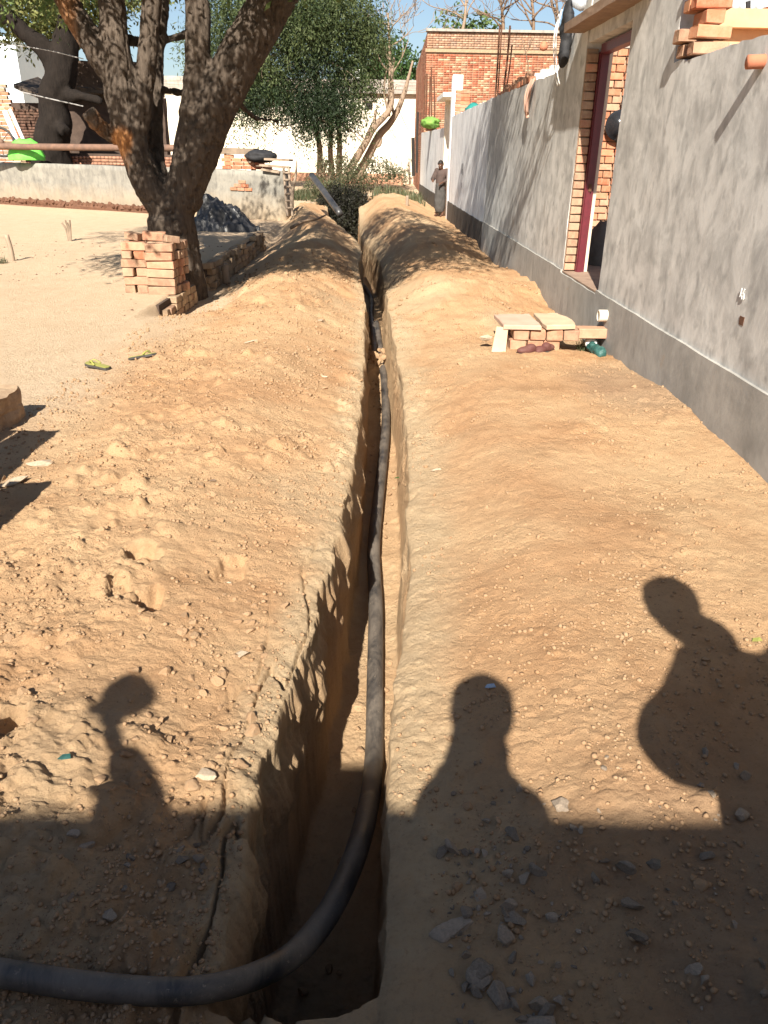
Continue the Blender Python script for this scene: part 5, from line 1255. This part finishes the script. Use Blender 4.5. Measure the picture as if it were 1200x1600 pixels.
# black plastic sheet heap
def tarp():
    cx, cy = P(348, 322, 17.2)[0], 17.2; n = 90
    u = np.linspace(-1, 1, n); X, Y_ = np.meshgrid(u, u, indexing='ij'); r = np.hypot(X, Y_)
    px = cx + X * 0.82 + 0.1 * fbm2(X * 2, Y_ * 2, 7, 2); py = cy + Y_ * 0.5 + 0.08 * fbm2(X * 2, Y_ * 2, 9, 2)
    hgt = 0.44 * np.exp(-((X + 0.35) / 0.42) ** 2 - (Y_ / 0.7) ** 2) + 0.27 * np.exp(-((X - 0.35) / 0.45) ** 2 - (Y_ / 0.7) ** 2)
    rid = 1 - np.abs(fbm2(X * 2.6, Y_ * 1.8, 11, 3, 0.5)) * 3.0
    Z = 0.13 + hgt * (1 + 0.25 * rid) + 0.09 * rid * ss(1.2, 0.6, r)
    Z = np.where(r > 0.9 + 0.15 * fbm2(X * 3, Y_ * 3, 13, 2), 0.02, Z)
    V = np.stack([px, py, Z], -1).reshape(-1, 3); i = (np.arange(n - 1)[:, None] * n + np.arange(n - 1)[None]).reshape(-1)
    o = add('plastic_sheet', V, np.stack([i, i + n, i + n + 1, i + 1], 1), M['tarp'], None, True); tag(o, 'crumpled heap of black plastic sheet before the low wall', 'plastic sheet')
tarp()

# low plastered wall across the yard
A0 = np.array([-2.52, 19.35]); B0 = np.array([-17.5, 27.65]); dv = (B0 - A0) / np.linalg.norm(B0 - A0); rzw = math.atan2(dv[1], dv[0])
lw = thing('low_wall', 'low worn plaster wall across the back of the yard', 'wall', (A0[0], A0[1], 0), rzw)
LWL = float(np.linalg.norm(B0 - A0))
def lw_panel(x0, x1, z0, z1, th, mat, name, face, step, seed, rt=0.02):
    nx = int((x1 - x0) / step) + 1; nz = max(2, int((z1 - z0) / step)); lx = np.linspace(x0, x1, nx + 1); t_ = np.linspace(0, 1, nz + 1)
    top = z1 + rt * fbm2(lx * 2.5, lx * 0 + seed, 7, 3); Xg = np.repeat(lx[:, None], nz + 1, 1); Zg = z0 + (top[:, None] - z0) * t_[None]
    Yf = face + 0.012 * fbm2(Xg * 2, Zg * 2, seed, 3); n1 = nz + 1
    Vf = np.stack([Xg, Yf, Zg], -1).reshape(-1, 3); Vb = np.stack([Xg, np.full_like(Yf, face - th), Zg], -1).reshape(-1, 3); N = len(Vf)
    i = (np.arange(nx)[:, None] * n1 + np.arange(nz)[None]).reshape(-1); Ff = np.stack([i, i + 1, i + 1 + n1, i + n1], 1); e = []
    for k in range(nx): a = k * n1 + nz; e.append((a, a + N, a + n1 + N, a + n1))
    for k in range(nz): a = k; e.append((a, a + N, a + 1 + N, a + 1)); a = nx * n1 + k; e.append((a, a + 1, a + 1 + N, a + N))
    return add(name, np.concatenate([Vf, Vb]), np.concatenate([Ff, Ff[:, ::-1] + N, np.array(e)]), mat, lw, True, True)
lw_panel(0, LWL, -0.3, 1.20, 0.35, M['lowwall'], 'wall_panel', 0.0 , 0.12, 41)
# in this frame +y points away from the camera side after the turn; the visible face is +y mirrored
for k, (x, z) in enumerate([(1.05, .86), (1.28, .86), (.95, .78), (1.18, .78), (1.40, .78), (1.13, .94)]):
    brick(lw, (x, 0.0 + 0.022 - 0.02, z), (0, 0, rnd.uniform(-.02, .02)), ('red', 'pale'), (0.9, 0.5, 0.95), True)
fr = MB()
sk = rough_box((3.0, -0.02, 0.05), (LWL, 0.14, 0.25), M['dung'], 'crumbled_foot', lw, 0.05, 0.08, True)
scal = []
for k in range(95):
    x = 3.1 + k * 0.145
    if x > LWL: break
    me = CLODM[k % 8]
    oo = inst('rubble_lump', me, (x, 0.12, 0.22 - 0.0 + rnd.uniform(-.03, .03)), (rnd.random(), rnd.random(), rnd.random() * 6), lw, (0.22, 0.2, 0.2), True)
    oo.data = DUNGM[k % 4] if 'DUNGM' in globals() else me

# long iron pipe lying above the wall, brick basin, slab, logs
pl = thing('iron_pipe', 'long brown iron pipe lying above the low wall', 'pipe', tuple(P(100, 234, 22.6)))
MB().tube([P(-160, 226, 24.2), P(100, 230, 22.8), P(238, 231, 22.0), P(300, 232, 21.6)], 0.085, 12, 3).build('pipe_body', M['pipe_rust'], pl, True)
q = thing('brick_basin', 'small red brick basin under a pale slab on the low wall', 'basin', tuple(P(375, 264, 20.6)))
zq = 1.2; xq0, xq1 = P(347, 260, 20.4)[0], P(412, 260, 20.4)[0]
for r_ in range(4):
    x = xq0 + (0.06 if r_ % 2 else 0)
    while x < xq1:
        if not (r_ == 3 and rnd.random() < .45): brick(q, (x + .12, 20.4, zq + 0.045 + 0.082 * r_), (0, 0, rnd.uniform(-.05, .05)), ('red',), (1, 1, 1.05))
        x += 0.245
rough_box((P(300, 240, 20.8)[0], 20.3, P(340, 240, 20.5)[2]), (P(398, 240, 20.5)[0], 21.2, P(340, 231, 20.5)[2]), M['wood_pale'], 'cover_slab', q, 0.015, 0.12, False)
for px in (352, 392): MB().bbox((P(px, 250, 20.8)[0], 20.75, 1.1), (P(px + 6, 250, 20.8)[0], 20.95, P(340, 241, 20.5)[2])).build('support', M['mud'], q)
bw = thing('brick_kerb', 'low reddish brick kerb behind the low wall', 'wall', tuple(P(150, 250, 24)))
MB().bbox((P(40, 250, 25.5)[0], 25.5, 0), (P(300, 250, 25.5)[0], 25.8, P(150, 240, 25.5)[2])).build('kerb_core', M['mud'], bw)
brick_field('brickwork', (P(40, 250, 25.5)[0], 25.5, 0.9), (1, 0, 0), (0, -1, 0), P(300, 250, 25.5)[0] - P(40, 250, 25.5)[0], P(150, 240, 25.5)[2] - 0.9, M['brick_attr'], bw, [(0.36, 0.17, 0.11), (0.30, 0.15, 0.10)], bh=0.085)
# black cloth roll and planks at the wall end
o = cloth_blob('rolled_cloth', P(408, 244, 20.3), (0.33, 0.25, 0.13), M['black'], 13, fold=0.2, cut=False); tag(o, 'black bundle lying on the planks at the low wall end', 'bundle')
pk = thing('plank_pile', 'few weathered planks laid over the end of the low wall', 'planks', tuple(P(430, 262, 19.6)))
for (a, b, dz) in (((408, 258), (452, 262), 0.0), ((416, 253), (455, 255), 0.06), ((412, 263), (440, 268), -0.02)):
    pa, pb = P(*a, 19.6), P(*b, 19.4); c = (pa + pb) / 2; d = pb - pa
    MB().box(c + [0, 0, dz], (np.linalg.norm(d), 0.22, 0.045), (0, -math.atan2(d[2], math.hypot(d[0], d[1])), math.atan2(d[1], d[0]))).build('plank', M['wood_pale'], pk)
ld = thing('wooden_ladder', 'narrow wooden ladder propped against the low wall end', 'ladder', tuple(P(449, 335, 18.9)))
for px in (443, 451): MB().tube([P(px + 6, 338, 18.7), P(px, 262, 19.2)], 0.028, 6, 2).build('rail', M['wood_pale'], ld)
for k in range(6): MB().tube([P(442 + k * 1.0, 270 + 11 * k, 19.1 - .07 * k), P(453 + k * 1.0, 270 + 11 * k, 19.1 - .07 * k)], 0.022, 6, 1).build('rung', M['wood_pale'], ld)

# far left: shed, brick wall end, wheel, poles, green bag, pale house
sd = thing('mud_shed', 'dark mud walled shed with a low sagging roof', 'shed', tuple(P(150, 240, 27) * np.array([1, 1, 0])))
MB().bbox((P(30, 240, 28)[0], 28, 0), (P(112, 240, 28)[0], 31, P(60, 150, 28)[2] - .2)).build('wall', M['mud'], sd)
brick_field('dark_brickwork', (P(30, 240, 28)[0], 28.0, 1.2), (1, 0, 0), (0, -1, 0), P(112, 240, 28)[0] - P(30, 240, 28)[0], P(60, 150, 28)[2] - 1.5, M['brick_dark'], sd, [(0.10, 0.055, 0.04), (0.13, 0.07, 0.05)], bh=0.085)
V = np.array([P(22, 138, 27.5), P(118, 178, 27.5), P(122, 166, 29.5), P(60, 126, 30.5)]); V = np.vstack([V, V + [0, 0, .12]])
add('roof', V, [(0, 1, 2, 3), (7, 6, 5, 4), (0, 4, 5, 1), (1, 5, 6, 2), (2, 6, 7, 3), (3, 7, 4, 0)], M['thatch'], sd)
m2 = thing('mud_wall', 'tall brown mud wall behind the forked tree', 'wall', tuple(P(170, 240, 26.5) * np.array([1, 1, 0])))
rough_box((P(112, 240, 26.8)[0], 26.8, 0), (P(262, 240, 26.8)[0], 27.2, P(180, 152, 26.8)[2]), M['mud'], 'wall_body', m2, 0.06, 0.3, False)
rough_box((P(112, 240, 26.8)[0], 26.2, P(180, 152, 26.8)[2] + 0.05), (P(255, 240, 26.8)[0], 27.6, P(180, 140, 26.8)[2]), M['thatch'], 'coping', m2, 0.06, 0.2, False)
rough_box((P(120, 240, 28.8)[0], 28.8, 0), (P(236, 240, 28.8)[0], 29.2, P(180, 96, 28.8)[2]), M['mud'], 'upper_wall', m2, 0.06, 0.3, False)
bk = thing('broken_brick_wall', 'broken red brick wall end with toothed edge at the left', 'wall', tuple(P(15, 240, 23.8) * np.array([1, 1, 0])))
for r_ in range(22):
    zc = 1.15 + 0.1 * r_; pxr = 33 - 1.0 * r_ * 0.9 + (4 if r_ % 2 else 0)
    pz = None
    xr_ = P(pxr, 180, 26.0)[0]
    for j in range(6):
        if zc < P(10, 118, 26)[2] + rnd.uniform(-.1, .1): brick(bk, (xr_ - 0.12 - 0.25 * j, 26.0, zc), (0, 0, rnd.uniform(-.04, .04)), ('red', 'old'), (1.05, 1.2, 1.25))
wl = thing('cart_wheel', 'old cart wheel leaning behind the low wall', 'wheel', tuple(P(4, 222, 24.2)))
c0 = P(2, 222, 24.4); RR_ = P(22, 222, 24.4)[0] - c0[0]
pts = [c0 + np.array([RR_ * math.cos(a), 0, RR_ * math.sin(a)]) for a in np.linspace(0, 2 * math.pi, 33)]
MB().tube(pts, 0.035, 8, 1).build('tyre', M['rubber_dark'], wl, True)
for k in range(8): a = k * math.pi / 4; MB().tube([c0, c0 + np.array([RR_ * math.cos(a), 0, RR_ * math.sin(a)])], 0.012, 6, 1).build('spoke', M['pipe_rust'], wl)
MB().lathe(c0 + [0, -.06, 0], [(0.0, 0), (0.07, 0), (0.07, 0.12), (0, 0.12)], 12, R=Euler((-math.pi / 2, 0, 0))).build('hub', M['pipe_rust'], wl, True)
for (a, b, lab) in (((8, 175), (30, 228), 'thicker pale pole leaning behind the green bag'), ((16, 172), (40, 226), 'thinner pale pole leaning behind the green bag')):
    stick('leaning_pole', lab, [P(*b, 24.5), P((a[0] + b[0]) / 2, (a[1] + b[1]) / 2, 24.8), P(*a, 25.2)], 0.075 if 'thicker' in lab else 0.05, M['chalk'], 'pole')
o = cloth_blob('green_bag', P(43, 249, 23.6), (0.46, 0.3, 0.5), M['green_bag'], 17, fold=0.14); tag(o, 'bright green plastic bag on the low wall', 'bag')
hb = thing('pale_blue_house', 'pale blue white house block beyond the sheds at the left', 'house', tuple(P(30, 140, 42) * np.array([1, 1, 0])))
x1 = P(35, 100, 42)[0]
V = np.array([P(-80, 140, 42) * [1, 1, 0], P(35, 140, 42) * [1, 1, 0], P(86, 140, 46) * [1, 1, 0], P(-60, 140, 52) * [1, 1, 0]]); ztop = P(10, 64, 42)[2]
V = np.vstack([V, V + [0, 0, ztop]]); add('wall', V, [(0, 1, 5, 4), (1, 2, 6, 5), (2, 3, 7, 6), (3, 0, 4, 7), (4, 5, 6, 7), (3, 2, 1, 0)], M['blue_white'], hb)
MB().bbox((P(-80, 60, 41.9)[0], 41.85, ztop + .002), (x1 + 0.15, 42.6, ztop + 0.16)).build('parapet', M['blue_white'], hb)
w1 = thing('overhead_wire', 'thin pale wire strung behind the tree at mid height', 'wire', tuple(P(0, 137, 12)), 0, 'wires')
MB().tube([P(-60, 120, 13), P(60, 150, 13), P(130, 166, 13)], 0.008, 5, 6).build('strand', M['wire'], w1)
w2 = thing('overhead_wire', 'upper thin pale wire running to the forked tree', 'wire', tuple(P(60, 75, 12)), 0, 'wires')
MB().tube([P(-60, 60, 11.5), P(60, 76, 11), P(130, 92, 10.4)], 0.006, 5, 6).build('strand', M['wire'], w2)

# ------------------------------------------------------------------ plants
def grass_patch(name, area, n, h, wd, mat, parent=None, lean=0.5, seed=0):
    r = np.random.RandomState(seed); V = []; x = r.uniform(area[0], area[1], n); y = r.uniform(area[2], area[3], n)
    if n > 500:
        kk = fbm2(x * 0.9, y * 0.7, seed, 3) > r.uniform(-0.25, 0.25, n); x, y = x[kk], y[kk]; n = len(x)
    z = base_h(x, y, False)[0]; a = r.uniform(0, 6.28, n); hh = h * r.uniform(.4, 1.2, n); ln = lean * hh * r.uniform(.2, 1, n)
    ca, sa = np.cos(a), np.sin(a); w_ = wd * r.uniform(.6, 1.3, n)
    p0 = np.stack([x, y, z - .01], 1); side = np.stack([-sa, ca, 0 * a], 1) * w_[:, None] / 2; mid = p0 + np.stack([ca * ln * .35, sa * ln * .35, hh * .6], 1); tip = p0 + np.stack([ca * ln, sa * ln, hh], 1)
    V = np.stack([p0 - side, p0 + side, mid + side * .8, mid - side * .8, tip], 1).reshape(-1, 3)
    b = np.arange(n) * 5; F4 = [(i, i + 1, i + 2, i + 3) for i in b] + [(i + 3, i + 2, i + 4) for i in b]
    return add(name, V, F4, mat, parent)
o = grass_patch('grass', (-3.5, -1.0, 27.5, 33), 3600, 0.30, 0.035, M['grass'], seed=3); tag(o, kind='stuff')
o = grass_patch('weeds', (-0.6, 1.2, 27.5, 33), 900, 0.35, 0.045, M['grass'], seed=4); tag(o, kind='stuff')
for k, (px, py, sz, lab) in enumerate(((505, 292, 0.5, 'low green bush left of the black pole'), (530, 262, .6, 'grey green bush at the feet of the feathery tree'), (575, 268, .9, 'tall green weed bush beyond the trench end'), (600, 272, .7, 'green weed bush near the brick house corner'), (552, 290, .6, 'dusty weed clump on the far trench lip'), (533, 290, .6, 'dark weed clump hanging over the end of the trench'))):
    g = P(px, py, 29.5 + k * .6); t = thing('weed_bush', lab, 'bush', (g[0], g[1], 0.1), 0, 'weeds at the trench end')
    leaves('foliage', [((g[0], g[1], g[2]), (sz * 1.2, sz, sz * .5), 170)], 0.12, M['grass'], t, droop=-0.6, lpl=8, slen=0.35, seed=60 + k, width=0.3)
def tuft(px, py, z, n, h, label, seed):
    g = G(px, py, z); o = grass_patch('grass_tuft', (g[0] - .07, g[0] + .07, g[1] - .07, g[1] + .07), n, h, 0.008, M['grass'], lean=1.2, seed=seed); tag(o, label, 'grass tuft', 'small plants on the earth')
tuft(915, 545, 0.05, 90, 0.13, 'dry green tuft sprawling beside the slab pile', 5); tuft(640, 298, 0.3, 60, 0.35, 'small plant at the far right wall foot', 6)
tuft(4, 412, 0.1, 60, 0.1, 'green tuft at the far left edge of the yard', 7)
for k, (px, py, z, lab, mt) in enumerate(((768, 1052, .1, 'tiny pale blue plastic scrap on the right bank', 'shirt_blue'), (100, 1180, .12, 'tiny teal plastic scrap on the left bank', 'teal_litter'), (522, 865, -.1, 'white scrap stuck in the left trench wall', 'chalk'), (620, 747, -.5, 'green leaf lying on the trench floor', 'leaf_green'), (1187, 984, .15, 'yellow green leaf on the right bank', 'yellow_rubber'), (328, 709, .25, 'dark dry leaf on the left heap', 'twig'))):
    g = G(px, py, z); z0 = g[2] if z < 0 else float(base_h(np.array([g[0]]), np.array([g[1]]))[0][0]) + .004
    V = [(g[0] + a * .018, g[1] + b * .012, z0 + c * .006) for a, b, c in ((-1, -.3, 0), (-.2, -1, 1), (1, -.2, .3), (.7, .8, 1.2), (-.5, .9, .4))]
    V = np.array(V); V = np.vstack([V, V - [0, 0, .002]])
    o = add('scrap', V, [(0, 1, 2, 3, 4), (9, 8, 7, 6, 5)] + [(i, 5 + i, 5 + (i + 1) % 5, (i + 1) % 5) for i in range(5)], M[mt]); tag(o, lab, 'litter')
ug = leaves('shade_weeds', [((-1.55, 27.6, 0.0), (0.85, 0.8, 0.7), 1500), ((-1.45, 26.6, -0.55), (0.6, 0.9, 0.45), 700), ((-1.9, 27.2, 0.1), (0.4, 0.9, 0.35), 350), ((-1.0, 27.4, 0.15), (0.25, 0.9, 0.25), 200)], 0.11, M['shade_weeds'], None, droop=0.6, lpl=9, slen=0.3, seed=90, width=0.35, shell=0.0)  # weeds packed in and coloured near black to stand for the shaded hollow
tag(ug, 'tangle of weeds coloured near black for the shaded far end of the trench', 'shade_weeds', kind='stuff')
# dark droppings and leaf litter in the yard
n = 500; xx = rs.uniform(-6.5, -2.6, n); yy = rs.uniform(7.5, 14.5, n); k_ = fbm2(xx * 1.2, yy * 1.2, 611, 2) > -0.05; xx, yy = xx[k_], yy[k_]
mb = MB()
for x, y, z in zip(xx, yy, base_h(xx, yy)[0]):
    s = rnd.uniform(.008, .022); V = np.array([(x + s * math.cos(a), y + s * math.sin(a) * .8, z + .002) for a in (0, 1.6, 3.1, 4.7)] + [(x, y, z + s * .7)]); mb.put(V, [(0, 1, 4), (1, 2, 4), (2, 3, 4), (3, 0, 4)])
o = mb.build('yard_litter', M['dung'], ground, local=True); tag(o, kind='stuff')

# ------------------------------------------------------------------ people
def person(label, loc, rz, J, mats, drape=False, hs=1.0, head=0.105, headcover=False, lungi=False, scale=1.0, turn=0.0, nod=0.0, hair=True, voxel=0.011):
    """J: joints in the person's own frame (x right, y forward, z up)"""
    t = thing('person', label, 'person', loc, rz)
    J = {k: np.array(v, float) * scale for k, v in J.items()}; s = scale; sh = []
    hd = J['head']; Rh = Euler((nod, 0, turn))
    def hp(x, y, z): return hd + np.array(Rh.to_matrix()) @ (np.array([x, y, z]) * s)
    sh += [ellipsoid(hd + np.array([0, 0, .02 * s]), (0.075 * s, 0.092 * s, 0.10 * s), Rh), ellipsoid(hp(0, 0.03, -0.06), (0.052 * s, 0.058 * s, 0.055 * s), Rh), ellipsoid(hp(0, 0.098, -0.015), (0.013 * s, 0.018 * s, 0.024 * s), Rh)]
    for q in (-1, 1): sh.append(ellipsoid(hp(.076 * q, -0.005, -0.01), (0.012 * s, 0.022 * s, 0.032 * s), Rh))
    sh.append(ellipsoid(hp(0, 0.084, -0.055), (0.024 * s, 0.012 * s, 0.009 * s), Rh))
    sh.append(capsule(J['neck'], hd + np.array([0, -.01, -.05 * s]), 0.056 * s, 0.052 * s))
    sh.append(capsule(J['pelvis'], J['chest'], 0.12 * s, 0.13 * s)); sh.append(capsule(J['chest'], J['neck'], 0.12 * s, 0.055 * s))
    for q in 'LR':
        sh += [capsule(J['chest'] + (J['sh' + q] - J['chest']) * .4, J['sh' + q], 0.075 * s, 0.055 * s), capsule(J['sh' + q], J['el' + q], 0.047 * s, 0.037 * s), capsule(J['el' + q], J['wr' + q], 0.037 * s, 0.025 * s),
               capsule(J['hip' + q], J['kn' + q], 0.082 * s, 0.053 * s), capsule(J['kn' + q], J['an' + q], 0.052 * s, 0.034 * s), capsule(J['an' + q], J['an' + q] + np.array([0, 0.13 * s, -0.035 * s]), 0.036 * s, 0.026 * s)]
        d = J['wr' + q] - J['el' + q]; d /= np.linalg.norm(d); lat = np.cross(d, [0, 0, 1.0]); lat /= np.linalg.norm(lat) + 1e-6; sg = 1 if q == 'R' else -1
        up = np.cross(lat, d); palm = J['wr' + q] + d * 0.075 * s
        sh.append(capsule(J['wr' + q], palm, 0.026 * s, 0.03 * s))
        for i, (o_, L) in enumerate(((-.027, .062), (-.009, .072), (.009, .068), (.027, .052))):
            b0_ = palm + lat * o_ * s; b1 = b0_ + d * L * .55 * s - up * .008 * s; b2 = b1 + d * L * .4 * s - up * .03 * s
            sh += [capsule(b0_, b1, .0095 * s, .0088 * s, 8), capsule(b1, b2, .0088 * s, .0075 * s, 8)]
        b0_ = J['wr' + q] + d * .03 * s - lat * .022 * sg * s; sh.append(capsule(b0_, b0_ + (d * .04 - lat * .03 * sg) * s, .012 * s, .009 * s, 8))
    V, Fc, N_ = fuse(sh, voxel, 2); add('body', V, Fc, M['skin'], t, True, True)
    # clothing
    sh = [capsule(J['pelvis'] + [0, 0, -.02 * s], J['chest'], 0.145 * s, 0.148 * s), capsule(J['chest'], J['chest'] * .45 + J['neck'] * .55, 0.148 * s, 0.075 * s)]
    for q in 'LR':
        sh += [capsule(J['chest'], J['sh' + q], 0.11 * s, 0.075 * s), capsule(J['sh' + q], J['el' + q], 0.07 * s, 0.058 * s), capsule(J['el' + q], J['el' + q] * .35 + J['wr' + q] * .65, 0.056 * s, 0.046 * s)]
    if hs > 1: sh.append(capsule(J['neck'], J['head'] + [0, -.01, -.05 * s], .085 * s, .075 * s))
    if drape: sh += [capsule(J['elL'] + [.05 * s, 0, .02], J['shL'] + [.06 * s, 0, -.02], .105 * s, .09 * s), capsule(J['elL'] + [.06 * s, 0, -.02], J['pelvis'] + [0, 0, .12], .10 * s, .12 * s), capsule(J['shR'], J['pelvis'] + [.14 * s, 0, .05], .10 * s, .12 * s)]
    V, Fc, N_ = fuse(sh, 0.016, 3); V = V + N_ * (0.012 * fbm3(V * np.array([9, 9, 5]), 3, 3))[:, None]; add('shirt', V, Fc, mats[0], t, True, True)
    if lungi:
        sh = [capsule(J['pelvis'] + [0, 0, .02 * s], (J['knL'] + J['knR']) / 2, 0.155 * s, 0.16 * s), capsule((J['knL'] + J['knR']) / 2, (J['anL'] + J['anR']) / 2 + [0, 0, .16 * s], .16 * s, .15 * s)]
    else:
        sh = [capsule(J['pelvis'] + [0, 0, -.01], J['pelvis'] + [0, 0, -.08 * s], .135 * s, .13 * s)]
        for q in 'LR': sh += [capsule(J['pelvis'], J['hip' + q], .12 * s, .10 * s), capsule(J['hip' + q], J['kn' + q], .10 * s, .075 * s), capsule(J['kn' + q], J['an' + q] + [0, 0, .05 * s], .075 * s, .06 * s)]
    V, Fc, N_ = fuse(sh, 0.016, 3); V = V + N_ * (0.012 * fbm3(V * np.array([9, 9, 4]), 5, 3))[:, None]; add('trousers', V, Fc, mats[1], t, True, True)
    V, Fc = ellipsoid((0, 0, 0), (0.083 * s * hs, 0.098 * s * hs, 0.108 * s * (1 + (hs - 1) * .4)), n=24, m=16); V = V * (1 + .03 * fbm3(V * 40, 7, 2))[:, None]
    V[:, 2] = np.where((V[:, 1] > 0.03 * s), np.maximum(V[:, 2], 0.045 * s), np.maximum(V[:, 2], -0.045 * s))
    V = V @ np.array(Rh.to_matrix()).T + hd + np.array([0, -.006, .022]) * s; add('hair' if not headcover else 'head_cloth', V, Fc, M['hair'] if not headcover else mats[2], t, True, True)
    for q in (-1, 1): V, Fc = ellipsoid(hp(.03 * q, .083, .008), (.013 * s, .008 * s, .007 * s), Rh, 10, 6); add('eye', V, Fc, M['eye'], t, True, True)
    return t
def stand(h=1.7, **kw):
    k = h / 1.7
    J = dict(pelvis=(0, 0, .95), chest=(0, -.01, 1.28), neck=(0, -.01, 1.46), head=(0, .02, 1.575), shL=(-.17, -.01, 1.40), shR=(.17, -.01, 1.40), elL=(-.23, -.02, 1.12), elR=(.23, -.02, 1.12), wrL=(-.24, .08, .88), wrR=(.24, .08, .88),
             hipL=(-.09, 0, .90), hipR=(.09, 0, .90), knL=(-.10, .02, .50), knR=(.10, .02, .50), anL=(-.11, 0, .08), anR=(.11, 0, .08))
    J.update(kw); return {a: tuple(np.array(b) * k) for a, b in J.items()}
# worker by the far gateway, arm out to the left
wz = gz(1.44, 23.9)
person('person in brown shirt and grey wrap standing by the far gateway, one arm bent', (1.46, 23.9, wz), math.radians(150),
       stand(1.50, elL=(-.30, .05, 1.15), wrL=(-.16, .22, 1.05), elR=(.24, .10, 1.15), wrR=(.12, .34, 1.12), head=(0, .06, 1.565)), (M['shirt_brown'], M['lungi'], M['shirt_brown']), lungi=True, nod=-0.3, headcover=False, voxel=0.013)
# photographer and two others standing behind, whose shadows fall into the picture
def place(label, top, rz, J, h, mats, **kw):
    z0 = top[2] - h; return person(label, (top[0], top[1], z0), rz, J, mats, **kw)
ph = G(757, 1074, 0.10); s_ = (ph[1] + 0.40) / SUN[1]; top = ph - SUN * s_
person('person holding up a phone above the trench end', (top[0] + 0.0, top[1], top[2] - 1.70), 0.0,
       stand(1.70, shL=(-.09, -.01, 1.30), shR=(.13, -.01, 1.28), elL=(-.09, .10, 1.08), elR=(.19, .08, 1.04), wrL=(-.03, .21, 1.33), wrR=(.07, .21, 1.33), head=(0, .02, 1.58)), (M['shirt_white'], M['trousers'], M['shirt_white']), hs=1.2, headcover=True)
fo = thing('phone', 'dark smartphone held by the photographer', 'phone', (0, -0.03, 1.6))
Rq = Euler((math.radians(-PITCH), 0, 0))
MB().box((0.0, -0.030, 1.585), (0.072, 0.008, 0.145), tuple(Rq)).build('phone_body', M['black_gloss'], fo)
r1 = G(1048, 920, 0.12); s_ = (r1[1] + 0.10) / SUN[1]; top = r1 - SUN * s_
person('person standing at the wall side of the photographer with one forearm held forward', (top[0] + 0.15, top[1] - 0.02, top[2] - 1.86), math.radians(-12),
       stand(1.86, head=(-.15, .03, 1.58), neck=(-.05, -.01, 1.47), shL=(-.12, 0, 1.35), elL=(-.29, .0, 1.06), wrL=(-.12, .28, 1.06), elR=(.26, .02, 1.10)), (M['shirt_blue'], M['trousers'], M['shirt_blue']), drape=True, hs=1.25, headcover=True)
l1 = G(207, 1056, 0.10); s_ = (l1[1] + 0.62) / SUN[1]; top = l1 - SUN * s_  # arm stretched and posed to throw the thin neck of the left shadow
person('person beside the photographer raising one arm under the added bundle', (top[0] + 0.33, top[1], top[2] - 2.13), 0.0,
       stand(1.55, shL=(-.15, -.01, 1.42), elL=(-.06, .0, 1.82), wrL=(-.30, .01, 2.10)), (M['shirt_brown'], M['trousers'], M['shirt_white']))
V, Fc, N_ = fuse([ellipsoid(top + np.array([-0.015, 0, -0.055]), (0.062, 0.06, 0.052)), ellipsoid(top + np.array([0.03, 0, -0.10]), (0.060, 0.06, 0.055)), ellipsoid(top + np.array([-0.03, 0, -0.12]), (0.030, 0.04, 0.022))], 0.008, 2)
V = V + N_ * (0.006 * fbm3(V * 25, 5, 2))[:, None]
o = add('shadow_bundle', V, Fc, M['shirt_white'], None, True); tag(o, 'small unseen bundle added to cast a head shaped shadow', 'bundle')  # added out of view, shaped so that its shadow reads as a head
# flat roofed brick house behind them: its roof edge throws the straight shadow
e1 = G(200, 1268, 0.10); ye = -2.7; zr = 0.10 + (e1[1] - ye) / SUN[1] * (-SUN[2])
hh_ = thing('low_house', 'flat roofed plastered house standing behind the photographer', 'house', (-1.0, -4.5, 0))
MB().bbox((-7.0, -8.0, -0.2), (1.75, ye - 0.25, zr - 0.12)).build('wall', M['lowwall'], hh_)
MB().bbox((-7.3, -8.3, zr - 0.118), (2.0, ye, zr)).build('roof_slab', M['stained'], hh_)
MB().bbox((-3.0, ye - 0.25, 0.1), (-2.1, ye - 0.20, 2.1)).build('door', M['maroon'], hh_)
MB().bbox((-0.9, ye - 0.25, 1.0), (0.1, ye - 0.21, 2.0)).build('window', M['grout'], hh_)
